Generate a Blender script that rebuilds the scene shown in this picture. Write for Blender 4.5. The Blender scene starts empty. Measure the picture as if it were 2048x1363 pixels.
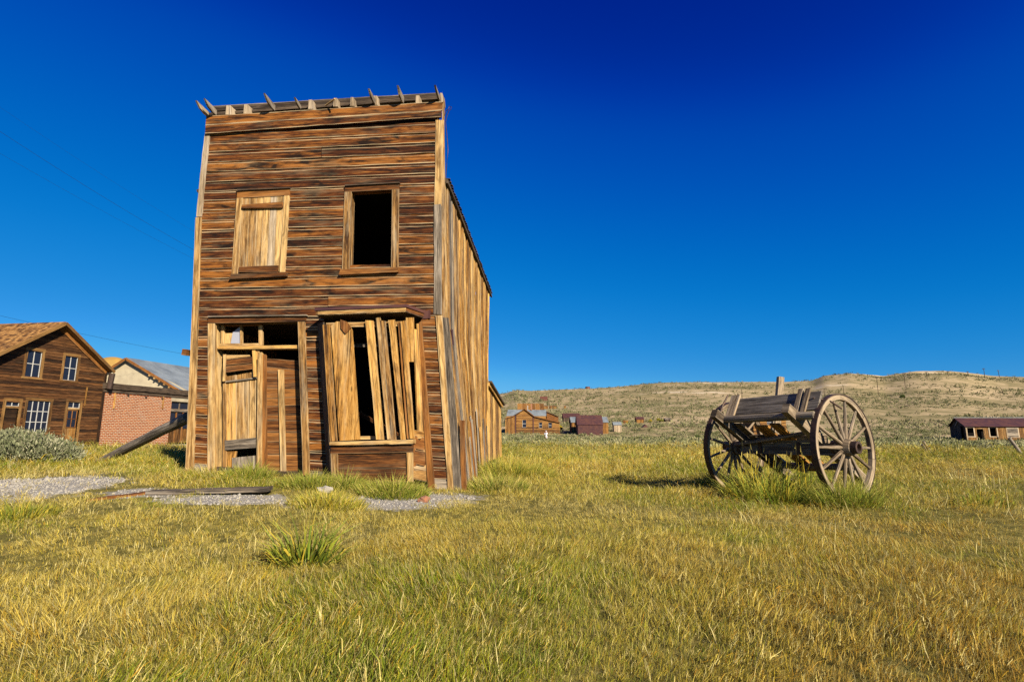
import bpy, math, random
import numpy as np
from mathutils import Vector, Matrix, noise as mnoise

random.seed(7)
RNG = np.random.default_rng(11)
SC = bpy.context.scene
COL = SC.collection
R = math.radians

# ------------------------------------------------------------------ camera
FPX, HOR, EYE = 1070.0, 860.0, 0.9          # focal length in photo pixels, horizon row, eye height
PITCH = math.atan((HOR - 681.5) / FPX)
cam = bpy.data.cameras.new('camera')
cam.sensor_width = 36.0
cam.lens = 36.0 * FPX / 2048.0
cam.clip_start, cam.clip_end = 0.05, 9000.0
camo = bpy.data.objects.new('camera', cam)
camo.location = (0, 0, EYE)
camo.rotation_euler = (math.pi / 2 + PITCH, 0, 0)
COL.objects.link(camo)
SC.camera = camo

# ------------------------------------------------------------------ sky, sun, exposure
SUN_AZ, SUN_EL = R(34.0), R(27.0)            # from the -Y (camera) side round towards +X
sdir = Vector((math.sin(SUN_AZ) * math.cos(SUN_EL), -math.cos(SUN_AZ) * math.cos(SUN_EL), math.sin(SUN_EL)))
world = bpy.data.worlds.new('World')
SC.world = world
world.use_nodes = True
wn, wl = world.node_tree.nodes, world.node_tree.links
wn.clear()
sky = wn.new('ShaderNodeTexSky')
sky.sky_type = 'NISHITA'
sky.sun_disc = False
sky.sun_elevation = SUN_EL
sky.sun_rotation = math.pi - SUN_AZ
sky.altitude = 2500
sky.air_density = 1.0
sky.dust_density = 0.0
sky.ozone_density = 4.0
# deep polarised blue: one tone curve per channel over the whole sky
scl = wn.new('ShaderNodeVectorMath'); scl.operation = 'SCALE'; scl.inputs[3].default_value = 0.09
sepc, comb = wn.new('ShaderNodeSeparateColor'), wn.new('ShaderNodeCombineColor')
wl.new(sky.outputs[0], scl.inputs[0]); wl.new(scl.outputs[0], sepc.inputs[0])
for ch, pts in enumerate((((0, 0), (.058, .0), (.12, .003), (.25, .05), (.34, .11), (.6, .25), (1, .4)),
                          ((0, 0), (.081, .019), (.114, .070), (.213, .178), (.437, .335), (.533, .43), (.75, .54), (1, .62)),
                          ((0, 0), (.175, .27), (.24, .44), (.417, .595), (.684, .76), (.743, .81), (1, .90)))):
    fc = wn.new('ShaderNodeFloatCurve'); cv = fc.mapping.curves[0]
    while len(cv.points) < len(pts): cv.points.new(.5, .5)
    for p, q in zip(cv.points, pts): p.location = q; p.handle_type = 'AUTO_CLAMPED'
    fc.mapping.update()
    wl.new(sepc.outputs[ch], fc.inputs[1]); wl.new(fc.outputs[0], comb.inputs[ch])
scl2 = wn.new('ShaderNodeVectorMath'); scl2.operation = 'SCALE'; scl2.inputs[3].default_value = 10.0
bg = wn.new('ShaderNodeBackground'); bg.inputs[1].default_value = 0.05
wo = wn.new('ShaderNodeOutputWorld')
wl.new(comb.outputs[0], scl2.inputs[0]); wl.new(scl2.outputs[0], bg.inputs[0]); wl.new(bg.outputs[0], wo.inputs[0])
sun = bpy.data.lights.new('sun', 'SUN')
sun.energy, sun.angle, sun.color = 5.0, R(0.5), (1.0, 0.89, 0.71)
suno = bpy.data.objects.new('sun', sun)
suno.rotation_euler = (-sdir).to_track_quat('-Z', 'Y').to_euler()
suno.location = (20, -20, 30)
COL.objects.link(suno)
SC.view_settings.view_transform = 'Standard'
SC.view_settings.look = 'None'
SC.view_settings.exposure = 1.0
SC.view_settings.gamma = 1.0
SC.view_settings.use_curve_mapping = False
SC.cycles.use_denoising = False                            # keep the fine grain of grass and wood
SC.cycles.max_bounces = 4
SC.cycles.diffuse_bounces = 1
SC.cycles.transparent_max_bounces = 6

# ------------------------------------------------------------------ geometry of the view (photo pixel + a real plane -> a place)
CP, SP = math.cos(PITCH), math.sin(PITCH)
def ray(px, py):
    xc, yc = (px - 1024.0) / FPX, (681.5 - py) / FPX
    return Vector((xc, CP - yc * SP, SP + yc * CP))
CAM = Vector((0, 0, EYE))
def hit(px, py, o, n):
    d = ray(px, py)
    return CAM + d * ((o - CAM).dot(n) / d.dot(n))
def at(px, py, Y):
    return hit(px, py, Vector((0, Y, 0)), Vector((0, 1, 0)))
def atz(px, py, z):
    return hit(px, py, Vector((0, 0, z)), Vector((0, 0, 1)))

# ------------------------------------------------------------------ terrain height
def sstep(a, b, x):
    t = np.clip((np.asarray(x, float) - a) / (b - a), 0, 1)
    return t * t * (3 - 2 * t)
SKY_X = [-2600, -900, 0, 240, 400, 700, 990, 1012, 1030, 1062, 1180, 1330, 1400, 1560, 1625, 1650, 1700, 1750, 1770, 1830, 1880, 1925, 1990, 2048, 2500, 4500]
SKY_Y = [770, 745, 732, 730, 742, 772, 792, 789, 783, 784.5, 779, 769, 766, 767, 763, 753, 749, 753, 755, 746, 745, 747, 755, 756, 765, 790]
def vnoise(x, y, s, seed=0.0):
    """cheap smooth value noise on arrays"""
    x = np.asarray(x, float) / s + seed * 17.3; y = np.asarray(y, float) / s - seed * 9.1
    xi, yi = np.floor(x), np.floor(y); fx, fy = x - xi, y - yi
    fx = fx * fx * (3 - 2 * fx); fy = fy * fy * (3 - 2 * fy)
    def h(a, b):
        v = np.sin(a * 127.1 + b * 311.7 + seed * 74.7) * 43758.5453
        return v - np.floor(v)
    return (h(xi, yi) * (1 - fx) + h(xi + 1, yi) * fx) * (1 - fy) + (h(xi, yi + 1) * (1 - fx) + h(xi + 1, yi + 1) * fx) * fy - 0.5
ZT_Y = [0, 30, 60, 100, 125, 170, 250, 350, 500, 650, 800, 1500, 2600, 6000]
def ground(x, y):
    x = np.asarray(x, float); y = np.asarray(y, float)
    yy = np.maximum(y, 0.5)
    s = np.interp(1024 + 1070 * np.clip(x / yy, -2.5, 2.5), SKY_X, SKY_Y)
    zs = 0.9 + (860 - s) * 650 / 1070.0
    near = np.interp(yy, [0, 30, 60, 100, 112, 125, 170, 250], [0, 0, -.45, -.85, -.2, .5, 3.3, 9.3])
    far = zs * np.interp(yy, [170, 250, 350, 500, 590, 650, 700, 800, 1500, 2600, 6000], [.07, .19, .36, .73, .93, 1.0, .985, .85, .3, .1, .1])
    w = sstep(150, 260, yy)
    z = near * (1 - w) + far * w
    z = z + vnoise(x, y, 60, 1) * 3.0 * sstep(170, 400, yy) * (1 - sstep(560, 640, yy))
    z = z + vnoise(x, y, 9, 2) * 0.25 * sstep(30, 80, yy)
    z = z + (vnoise(x, y, 1.7, 3) * 0.09 + vnoise(x, y, .7, 4) * .045) * (1 - sstep(40, 70, yy))
    # the rise under the left end of the leaning building
    z = z + 0.2 * sstep(0.2, -4.6, x) * sstep(4.5, 8.0, y) * (1 - sstep(12, 26, y))
    return np.where(y < 0.5, vnoise(x, y, 1.7, 3) * 0.09 + vnoise(x, y, .7, 4) * .045, z)
def gz(x, y):
    return float(ground(np.array([x]), np.array([y]))[0])
def onground(px, py):
    """where the view ray through a photo pixel meets the ground near the camera"""
    z = 0.0
    for _ in range(8):
        p = atz(px, py, z); z = gz(p.x, p.y)
    return Vector((p.x, p.y, z))

def far_hit(px, py, y0=90.0, y1=760.0):
    """depth at which the view ray through a photo pixel meets the hillside"""
    d = ray(px, py); ys = np.linspace(y0, y1, 1400)
    xs, zs = d.x / d.y * ys, EYE + d.z / d.y * ys
    k = np.nonzero(ground(xs, ys) >= zs)[0]
    return float(ys[k[0]]) if len(k) else y1
# ------------------------------------------------------------------ materials
def new_mat(name):
    m = bpy.data.materials.new(name); m.use_nodes = True
    nt = m.node_tree; nt.nodes.clear()
    out = nt.nodes.new('ShaderNodeOutputMaterial')
    b = nt.nodes.new('ShaderNodeBsdfPrincipled')
    b.inputs['Roughness'].default_value = 0.85
    b.inputs['Specular IOR Level'].default_value = 0.2
    nt.links.new(b.outputs[0], out.inputs[0])
    return m, nt, b
def ramp(nt, stops, fac=None):
    r = nt.nodes.new('ShaderNodeValToRGB')
    e = r.color_ramp.elements
    while len(e) < len(stops): e.new(0.5)
    for i, (p, c) in enumerate(stops):
        e[i].position = p; e[i].color = (*c, 1) if len(c) == 3 else c
    if fac is not None: nt.links.new(fac, r.inputs[0])
    return r
def mixc(nt, fac, a, b, mode='MIX'):
    m = nt.nodes.new('ShaderNodeMix'); m.data_type = 'RGBA'; m.blend_type = mode
    for sock, v in ((m.inputs[0], fac), (m.inputs[6], a), (m.inputs[7], b)):
        if hasattr(v, 'default_value') or hasattr(v, 'links'): nt.links.new(v, sock)
        else: sock.default_value = v if isinstance(v, (int, float)) else (*v, 1)
    return m.outputs[2]
def mth(nt, op, a, b=None, c=None, clamp=False):
    m = nt.nodes.new('ShaderNodeMath'); m.operation = op; m.use_clamp = clamp
    for i, v in enumerate((a, b, c)):
        if v is None: continue
        if isinstance(v, (int, float)): m.inputs[i].default_value = v
        else: nt.links.new(v, m.inputs[i])
    return m.outputs[0]
def noise_tex(nt, vec, scale, detail=4, rough=0.55, dist=0.0):
    n = nt.nodes.new('ShaderNodeTexNoise')
    n.inputs['Scale'].default_value = scale; n.inputs['Detail'].default_value = detail
    n.inputs['Roughness'].default_value = rough; n.inputs['Distortion'].default_value = dist
    nt.links.new(vec, n.inputs['Vector'])
    return n.outputs[0]
def mapped(nt, src, scale, loc=(0, 0, 0)):
    m = nt.nodes.new('ShaderNodeMapping'); m.inputs['Scale'].default_value = scale; m.inputs['Location'].default_value = loc
    nt.links.new(src, m.inputs[0]); return m.outputs[0]

def wood(name, stain, mid, light, grey, grey_amt=0.3, stain_amt=0.5, vary=0.5, edge=0.5, bump=0.5, sc=1.0):
    """weathered board: grain runs along U of the UV map (metres); 'edge' UV carries 0..1 across the board"""
    kk = (.82, .77, .72) if mid[2] > .3 * mid[0] else (.80, .73, .60)
    stain, mid, light, grey = [tuple(a * k for a, k in zip(c, kk)) for c in (stain, mid, light, grey)]
    m, nt, b = new_mat(name)
    uv = nt.nodes.new('ShaderNodeUVMap'); uv.uv_map = 'UVMap'
    ev = nt.nodes.new('ShaderNodeUVMap'); ev.uv_map = 'edge'
    sep = nt.nodes.new('ShaderNodeSeparateXYZ'); nt.links.new(ev.outputs[0], sep.inputs[0])
    U = uv.outputs[0]
    g1 = noise_tex(nt, mapped(nt, U, (1.3 * sc, 26 * sc, 1)), 1.0, 5, .6, .5)
    g2 = noise_tex(nt, mapped(nt, U, (7 * sc, 170 * sc, 1)), 1.0, 3, .6, .2)
    bl = noise_tex(nt, mapped(nt, U, (1.9 * sc, 9 * sc, 1), (3.1, 7.7, 0)), 1.0, 5, .62, .9)
    gr = noise_tex(nt, mapped(nt, U, (0.9 * sc, 6 * sc, 1), (13.1, 1.7, 0)), 1.0, 6, .66, .3)
    t = mth(nt, 'ADD', mth(nt, 'MULTIPLY', g1, .66), mth(nt, 'MULTIPLY', g2, .44))
    t = mth(nt, 'ADD', t, mth(nt, 'MULTIPLY', mth(nt, 'SUBTRACT', sep.outputs[0], .5), vary * .45))
    c = ramp(nt, [(.38, stain), (.52, mid), (.66, light), (.80, tuple(min(1, x * 1.25) for x in light))], t).outputs[0]
    # weather stains with their own shape
    sm = ramp(nt, [(.46, (0, 0, 0)), (.64, (1, 1, 1))], bl).outputs[0]
    c = mixc(nt, mth(nt, 'MULTIPLY', sm, stain_amt), c, stain)
    # silvered grey wear
    gm = ramp(nt, [(.52, (0, 0, 0)), (.72, (1, 1, 1))], gr).outputs[0]
    c = mixc(nt, mth(nt, 'MULTIPLY', gm, grey_amt), c, grey)
    # worn board edges
    ed = mth(nt, 'ABSOLUTE', mth(nt, 'SUBTRACT', sep.outputs[1], .5))
    ed = mth(nt, 'ADD', ed, mth(nt, 'MULTIPLY', mth(nt, 'SUBTRACT', g1, .5), .22))
    em = ramp(nt, [(.43, (0, 0, 0)), (.49, (1, 1, 1))], ed).outputs[0]
    c = mixc(nt, mth(nt, 'MULTIPLY', em, edge), c, tuple(min(1, x * 1.15) for x in grey))
    # dark drying cracks along the grain
    ck = noise_tex(nt, mapped(nt, U, (.8 * sc, 60 * sc, 1), (5, 5, 0)), 1.0, 2, .5, .3)
    cm = ramp(nt, [(.33, (1, 1, 1)), (.375, (0, 0, 0))], ck).outputs[0]
    c = mixc(nt, mth(nt, 'MULTIPLY', cm, .8), c, tuple(x * .35 for x in stain))
    # knots
    vo = nt.nodes.new('ShaderNodeTexVoronoi'); vo.inputs['Scale'].default_value = 1.0
    nt.links.new(mapped(nt, U, (1.4 * sc, 6.0 * sc, 1)), vo.inputs['Vector'])
    kn = ramp(nt, [(.04, (1, 1, 1)), (.085, (0, 0, 0))], vo.outputs['Distance']).outputs[0]
    c = mixc(nt, mth(nt, 'MULTIPLY', kn, .75), c, tuple(x * .6 for x in stain))
    nt.links.new(c, b.inputs['Base Color'])
    bu = nt.nodes.new('ShaderNodeBump'); bu.inputs['Strength'].default_value = bump; bu.inputs['Distance'].default_value = .006
    h = mth(nt, 'SUBTRACT', mth(nt, 'ADD', g2, mth(nt, 'MULTIPLY', g1, .8)), mth(nt, 'MULTIPLY', cm, .9))
    nt.links.new(h, bu.inputs['Height']); nt.links.new(bu.outputs[0], b.inputs['Normal'])
    return m

M = {}
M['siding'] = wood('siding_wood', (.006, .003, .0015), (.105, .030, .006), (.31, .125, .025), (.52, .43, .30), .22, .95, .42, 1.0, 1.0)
M['plank'] = wood('golden_plank_wood', (.04, .016, .005), (.42, .215, .05), (.68, .43, .15), (.56, .47, .33), .45, .60, .55, .4, .9)
M['casing'] = wood('tan_casing_wood', (.045, .02, .008), (.36, .205, .072), (.62, .44, .21), (.56, .49, .38), .62, .62, .5, .45)
M['goldwall'] = wood('bright_golden_board', (.04, .016, .005), (.50, .26, .06), (.78, .52, .18), (.60, .51, .36), .40, .72, .6, .4, 1.0)  # golden plank wood in a brighter tone, for side walls
M['board'] = wood('brown_board_wood', (.022, .009, .003), (.165, .062, .016), (.31, .14, .038), (.32, .25, .17), .28, .5, .5, .4)
M['grey'] = wood('weathered_grey_wood', (.035, .03, .025), (.16, .135, .105), (.36, .31, .24), (.48, .44, .38), .5, .4, .5, .3)
M['pale'] = wood('pale_bleached_wood', (.10, .07, .04), (.36, .28, .18), (.55, .46, .33), (.52, .47, .40), .5, .2, .4, .3)
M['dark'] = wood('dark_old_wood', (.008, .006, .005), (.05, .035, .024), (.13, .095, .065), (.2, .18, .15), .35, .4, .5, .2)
M['cart'] = wood('cart_wood', (.025, .018, .012), (.19, .145, .095), (.40, .325, .225), (.48, .43, .355), .55, .55, .5, .35)
M['trim'] = wood('dull_trim_wood', (.03, .014, .005), (.18, .09, .028), (.32, .19, .07), (.30, .24, .15), .35, .35, .5, .3)
M['cartgrey'] = wood('cart_grey_board', (.02, .018, .016), (.12, .108, .092), (.26, .235, .20), (.34, .315, .28), .45, .5, .3, .4)
M['house'] = wood('old_house_siding', (.012, .006, .003), (.07, .029, .010), (.155, .07, .025), (.20, .14, .085), .3, .55, .7, .3, .4)
M['shingle'] = wood('shingle_wood', (.05, .022, .008), (.23, .11, .034), (.40, .225, .08), (.40, .30, .17), .4, .35, .8, .2, .5)
M['cabin'] = wood('orange_cabin_wood', (.03, .013, .004), (.22, .10, .025), (.36, .195, .055), (.5, .4, .25), .3, .4, .6, .3)  # orange brown board colour for cabins, ruins and some doors

def plain(name, col, rough=.85, spec=.2, metal=0.0, var=.25, scale=6.0, col2=None, bump=0.0):
    col = tuple(a * .8 for a in col); col2 = tuple(a * .8 for a in col2) if col2 else None
    m, nt, b = new_mat(name)
    tc = nt.nodes.new('ShaderNodeTexCoord')
    n = noise_tex(nt, tc.outputs['Object'], scale, 6, .62, .2)
    c2 = col2 or tuple(x * (1 - var) for x in col)
    c = mixc(nt, ramp(nt, [(.38, (0, 0, 0)), (.62, (1, 1, 1))], n).outputs[0], col, c2)
    nt.links.new(c, b.inputs['Base Color'])
    b.inputs['Roughness'].default_value = rough; b.inputs['Specular IOR Level'].default_value = spec; b.inputs['Metallic'].default_value = metal
    if bump:
        bu = nt.nodes.new('ShaderNodeBump'); bu.inputs['Strength'].default_value = bump; bu.inputs['Distance'].default_value = .02
        nt.links.new(n, bu.inputs['Height']); nt.links.new(bu.outputs[0], b.inputs['Normal'])
    return m
M['rust'] = plain('rusted_tin', (.12, .042, .035), .65, .3, .15, col2=(.20, .075, .04), scale=7, bump=.3)
M['purple'] = plain('purple_rusted_tin', (.062, .027, .032), .7, .2, .1, col2=(.11, .045, .034), scale=1.6, bump=.3)
M['tin'] = plain('grey_tin_sheet', (.25, .285, .30), .6, .3, .08, col2=(.15, .175, .19), scale=.8, bump=.2)
M['iron'] = plain('rusty_iron', (.045, .03, .024), .6, .4, .4, col2=(.09, .05, .032), scale=18, bump=.3)
M['white'] = plain('white_paint', (.58, .57, .52), .6, .3, col2=(.45, .44, .4), scale=20)
M['plaster'] = plain('pale_plaster', (.50, .43, .29), .9, .1, col2=(.38, .32, .22), scale=1.1, bump=.4)
M['stone'] = plain('pale_stone', (.40, .37, .32), .9, .1, col2=(.32, .285, .23), scale=14, bump=.8)
M['redstone'] = plain('broken_brick', (.36, .15, .08), .9, .1, col2=(.25, .14, .09), scale=22, bump=.8)
M['ochre'] = plain('ochre_earth', (.40, .235, .06), .95, .05, col2=(.30, .19, .06), scale=.15)
M['cloth'] = plain('white_cloth', (.75, .77, .8), .9, .1, var=.1)
M['skin'] = plain('skin', (.55, .3, .2), .6, .3, var=.1)
M['redcap'] = plain('red_cloth', (.55, .18, .14), .9, .1, var=.1)
M['black'] = plain('shade_and_wire_black', (.012, .010, .009), .95, .05, var=.3)  # interior shade put into a near-black colour; the wires use it too
def glass():
    m, nt, b = new_mat('old_window_glass')
    b.inputs['Base Color'].default_value = (.012, .016, .03, 1); b.inputs['Roughness'].default_value = .12; b.inputs['Specular IOR Level'].default_value = .22
    return m
M['glass'] = glass()
def dusty():
    m, nt, b = new_mat('dusty_glass')
    b.inputs['Base Color'].default_value = (.30, .31, .36, 1); b.inputs['Roughness'].default_value = .3
    return m
M['dusty'] = dusty()
def brick():
    m, nt, b = new_mat('old_red_brick')
    uv = nt.nodes.new('ShaderNodeUVMap'); uv.uv_map = 'UVMap'
    br = nt.nodes.new('ShaderNodeTexBrick')
    br.inputs['Scale'].default_value = 1.0; br.inputs['Brick Width'].default_value = .26; br.inputs['Row Height'].default_value = .098
    br.inputs['Mortar Size'].default_value = .015; br.inputs['Mortar Smooth'].default_value = .2; br.inputs['Bias'].default_value = -.1
    br.inputs['Color1'].default_value = (.25, .05, .012, 1); br.inputs['Color2'].default_value = (.38, .10, .024, 1); br.inputs['Mortar'].default_value = (.48, .38, .25, 1)
    nt.links.new(uv.outputs[0], br.inputs['Vector'])
    n = noise_tex(nt, uv.outputs[0], .8, 6, .65, .4)
    sm = ramp(nt, [(.55, (0, 0, 0)), (.72, (1, 1, 1))], n).outputs[0]
    c = mixc(nt, mth(nt, 'MULTIPLY', sm, .6), br.outputs[0], (.36, .28, .22))
    n2 = noise_tex(nt, uv.outputs[0], 9, 4, .6)
    c = mixc(nt, .35, c, ramp(nt, [(.3, (.25, .25, .25)), (.7, (1, 1, 1))], n2).outputs[0], 'MULTIPLY')
    nt.links.new(c, b.inputs['Base Color'])
    bu = nt.nodes.new('ShaderNodeBump'); bu.inputs['Strength'].default_value = .6; bu.inputs['Distance'].default_value = .012
    nt.links.new(br.outputs['Fac'], bu.inputs['Height']); bu.invert = True; nt.links.new(bu.outputs[0], b.inputs['Normal'])
    return m
M['brick'] = brick()

def ground_mat():
    m, nt, b = new_mat('dry_ground')
    tc = nt.nodes.new('ShaderNodeTexCoord'); P = tc.outputs['Object']
    at_ = nt.nodes.new('ShaderNodeVertexColor'); at_.layer_name = 'zone'
    sep = nt.nodes.new('ShaderNodeSeparateColor'); nt.links.new(at_.outputs[0], sep.inputs[0])
    soil = ramp(nt, [(.3, (.05, .047, .012)), (.5, (.14, .12, .03)), (.7, (.25, .20, .06))], noise_tex(nt, P, 9, 8, .65)).outputs[0]
    grav = ramp(nt, [(.3, (.15, .138, .115)), (.5, (.26, .243, .215)), (.72, (.37, .353, .32))], noise_tex(nt, P, 38, 8, .7)).outputs[0]
    big = noise_tex(nt, mapped(nt, P, (1, 1, 1)), .018, 9, .62, .6)
    mid = noise_tex(nt, P, .11, 8, .68, .3)
    fine = noise_tex(nt, P, .9, 6, .7)
    h1 = ramp(nt, [(.38, (.17, .15, .065)), (.48, (.29, .23, .115)), (.57, (.46, .35, .20))], mth(nt, 'ADD', mth(nt, 'MULTIPLY', big, .45), mth(nt, 'MULTIPLY', mid, .55))).outputs[0]
    h1 = mixc(nt, .55, h1, ramp(nt, [(.35, (.45, .45, .4)), (.62, (1, 1, 1))], fine).outputs[0], 'MULTIPLY')
    c = mixc(nt, mth(nt, 'MULTIPLY', sep.outputs[1], 1.0), soil, h1)
    gfac = mth(nt, 'ADD', sep.outputs[0], mth(nt, 'MULTIPLY', mth(nt, 'SUBTRACT', noise_tex(nt, P, 3.5, 8, .7), .5), 1.3))
    c = mixc(nt, ramp(nt, [(.42, (0, 0, 0)), (.58, (1, 1, 1))], gfac).outputs[0], c, grav)
    pf = mth(nt, 'ADD', sep.outputs[2], mth(nt, 'MULTIPLY', mth(nt, 'SUBTRACT', noise_tex(nt, P, .12, 7, .65), .5), .9))
    pale = ramp(nt, [(.35, (.42, .30, .14)), (.65, (.56, .48, .35))], noise_tex(nt, P, .05, 5, .6)).outputs[0]
    c = mixc(nt, ramp(nt, [(.45, (0, 0, 0)), (.62, (1, 1, 1))], pf).outputs[0], c, pale)
    nt.links.new(c, b.inputs['Base Color'])
    b.inputs['Roughness'].default_value = 1.0; b.inputs['Specular IOR Level'].default_value = .05
    bu = nt.nodes.new('ShaderNodeBump'); bu.inputs['Strength'].default_value = .6; bu.inputs['Distance'].default_value = .03
    nt.links.new(noise_tex(nt, P, 30, 6, .7), bu.inputs['Height']); nt.links.new(bu.outputs[0], b.inputs['Normal'])
    return m
M['ground'] = ground_mat()

def leafy(name, rough=.75, trans=.35):
    """per-leaf colour from the 'col' attribute, some light through the blade"""
    m = bpy.data.materials.new(name); m.use_nodes = True
    nt = m.node_tree; nt.nodes.clear()
    out = nt.nodes.new('ShaderNodeOutputMaterial')
    a = nt.nodes.new('ShaderNodeVertexColor'); a.layer_name = 'col'
    d = nt.nodes.new('ShaderNodeBsdfPrincipled'); d.inputs['Roughness'].default_value = rough; d.inputs['Specular IOR Level'].default_value = .15
    t = nt.nodes.new('ShaderNodeBsdfTranslucent')
    mx = nt.nodes.new('ShaderNodeMixShader'); mx.inputs[0].default_value = trans
    nt.links.new(a.outputs[0], d.inputs['Base Color']); nt.links.new(a.outputs[0], t.inputs['Color'])
    nt.links.new(d.outputs[0], mx.inputs[1]); nt.links.new(t.outputs[0], mx.inputs[2]); nt.links.new(mx.outputs[0], out.inputs[0])
    return m
M['grass'] = leafy('grass_blades')
M['sage'] = leafy('sage_leaves', .9, .2)

# ------------------------------------------------------------------ object helpers
def link(o, parent=None, **props):
    COL.objects.link(o)
    if parent is not None:
        o.parent = parent
        o.matrix_parent_inverse = Matrix.Translation(-Vector(parent.get('_w', (0, 0, 0))))
    for k, v in props.items(): o[k] = v
    return o
def thing(name, label, cat, loc, group=None, parent=None):
    o = bpy.data.objects.new(name, None); o.empty_display_size = .2
    o.location = loc
    link(o, parent)
    o['_w'] = tuple(loc)
    if label: o['label'] = label; o['category'] = cat
    if group: o['group'] = group
    return o
def part(name, parent):
    """an Empty part that only gathers sub-parts"""
    o = bpy.data.objects.new(name, None); o.empty_display_size = .1
    link(o, parent); return o
def tag(o, label, cat, group=None):
    o['label'] = label; o['category'] = cat
    if group: o['group'] = group
    return o
class MB:
    """collects verts / faces with board UVs, builds one mesh object"""
    def __init__(s): s.v, s.f, s.uv, s.ev = [], [], [], []
    def poly(s, pts, uvs=None, evs=None):
        k = len(s.v); s.v += [tuple(p) for p in pts]; s.f.append(tuple(range(k, k + len(pts))))
        s.uv += uvs or [(0, 0)] * len(pts); s.ev += evs or [(.5, .5)] * len(pts)
    def quad(s, A, B, C, D, uo=None, e=(0, 1)):
        """A->B is the grain direction"""
        uo = uo or (random.uniform(0, 50), random.uniform(0, 50))
        L = (Vector(B) - Vector(A)).length; W = (Vector(D) - Vector(A)).length
        s.poly((A, B, C, D), [(uo[0], uo[1]), (uo[0] + L, uo[1]), (uo[0] + L, uo[1] + W), (uo[0], uo[1] + W)], [(0, e[0]), (1, e[0]), (1, e[1]), (0, e[1])])
    def slab(s, A, B, C, D, n, th, segs=1, jit=0.0, tilt=0.0, wob=0.0, rag=0.0):
        """board with front face A,B,C,D (A->B along the grain), thickness th towards -n"""
        A, B, C, D, n = map(Vector, (A, B, C, D, n))
        uo = (random.uniform(0, 50), random.uniform(0, 50))
        L = (B - A).length; W = max((D - A).length, .001); ac = (D - A).normalized() if W > .001 else Vector((0, 0, 1))
        al = (B - A).normalized()
        fl, fu, bl, bu = [], [], [], []; rn = random.random()
        for i in range(segs + 1):
            t = i / segs
            lo = A.lerp(B, t); hi = D.lerp(C, t)
            if jit:
                lo = lo + ac * random.uniform(-jit, jit); hi = hi + ac * random.uniform(-jit, jit)
            w = n * random.uniform(-wob, wob)
            if rag and i in (0, segs):
                lo = lo + al * random.uniform(-rag, rag); hi = hi + al * random.uniform(-rag, rag)
            fl.append(lo + n * tilt + w); fu.append(hi + w); bl.append(lo - n * th + w); bu.append(hi - n * th + w)
        for i in range(segs):
            u0, u1 = uo[0] + L * i / segs, uo[0] + L * (i + 1) / segs
            v0, v1 = uo[1], uo[1] + W
            E = [(rn, 0), (rn, 0), (rn, 1), (rn, 1)]
            s.poly((fl[i], fl[i + 1], fu[i + 1], fu[i]), [(u0, v0), (u1, v0), (u1, v1), (u0, v1)], E)
            s.poly((bl[i + 1], bl[i], bu[i], bu[i + 1]), [(u1, v0), (u0, v0), (u0, v1), (u1, v1)], E)
            s.poly((bl[i], bl[i + 1], fl[i + 1], fl[i]), [(u0, v0 - th), (u1, v0 - th), (u1, v0), (u0, v0)], [(rn, .2)] * 4)
            s.poly((fu[i], fu[i + 1], bu[i + 1], bu[i]), [(u0, v1), (u1, v1), (u1, v1 + th), (u0, v1 + th)], [(rn, .2)] * 4)
        s.poly((bl[0], fl[0], fu[0], bu[0]), [(uo[0], v0), (uo[0] + th, v0), (uo[0] + th, v1), (uo[0], v1)], [(rn, .5)] * 4)
        s.poly((fl[-1], bl[-1], bu[-1], fu[-1]), [(uo[0], v0), (uo[0] + th, v0), (uo[0] + th, v1), (uo[0], v1)], [(rn, .5)] * 4)
        return s
    def ribbon(s, lo, hi, n, th, sub=3, jit=0.0, wob=0.0, rag=0.0):
        """one board following a bent path: lo / hi are its two long edges"""
        n = Vector(n); uo = (random.uniform(0, 50), random.uniform(0, 50)); rn = random.random()
        L, H = [], []
        for i in range(len(lo) - 1):
            for k in range(sub): L.append(lo[i].lerp(lo[i + 1], k / sub)); H.append(hi[i].lerp(hi[i + 1], k / sub))
        L.append(lo[-1]); H.append(hi[-1]); m = len(L)
        for i in range(m):
            a = (H[i] - L[i]).normalized(); w = n * random.uniform(-wob, wob)
            L[i] = L[i] + a * random.uniform(-jit, jit) + w; H[i] = H[i] + a * random.uniform(-jit, jit) + w
        for e, d in ((0, L[0] - L[1]), (m - 1, L[-1] - L[-2])):
            d = d.normalized(); L[e] = L[e] + d * random.uniform(-rag, rag); H[e] = H[e] + d * random.uniform(-rag, rag)
        u = uo[0]
        for i in range(m - 1):
            u1 = u + (L[i + 1] - L[i]).length; v0, v1 = uo[1], uo[1] + (H[i] - L[i]).length
            E = [(rn, 0), (rn, 0), (rn, 1), (rn, 1)]
            s.poly((L[i], L[i + 1], H[i + 1], H[i]), [(u, v0), (u1, v0), (u1, v1), (u, v1)], E)
            s.poly((L[i + 1] - n * th, L[i] - n * th, H[i] - n * th, H[i + 1] - n * th), [(u1, v0), (u, v0), (u, v1), (u1, v1)], E)
            s.poly((L[i] - n * th, L[i + 1] - n * th, L[i + 1], L[i]), [(u, v0 - th), (u1, v0 - th), (u1, v0), (u, v0)], [(rn, .2)] * 4)
            s.poly((H[i], H[i + 1], H[i + 1] - n * th, H[i] - n * th), [(u, v1), (u1, v1), (u1, v1 + th), (u, v1 + th)], [(rn, .2)] * 4)
            u = u1
        for i in (0, m - 1): s.poly((L[i], H[i], H[i] - n * th, L[i] - n * th))
        return s
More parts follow.
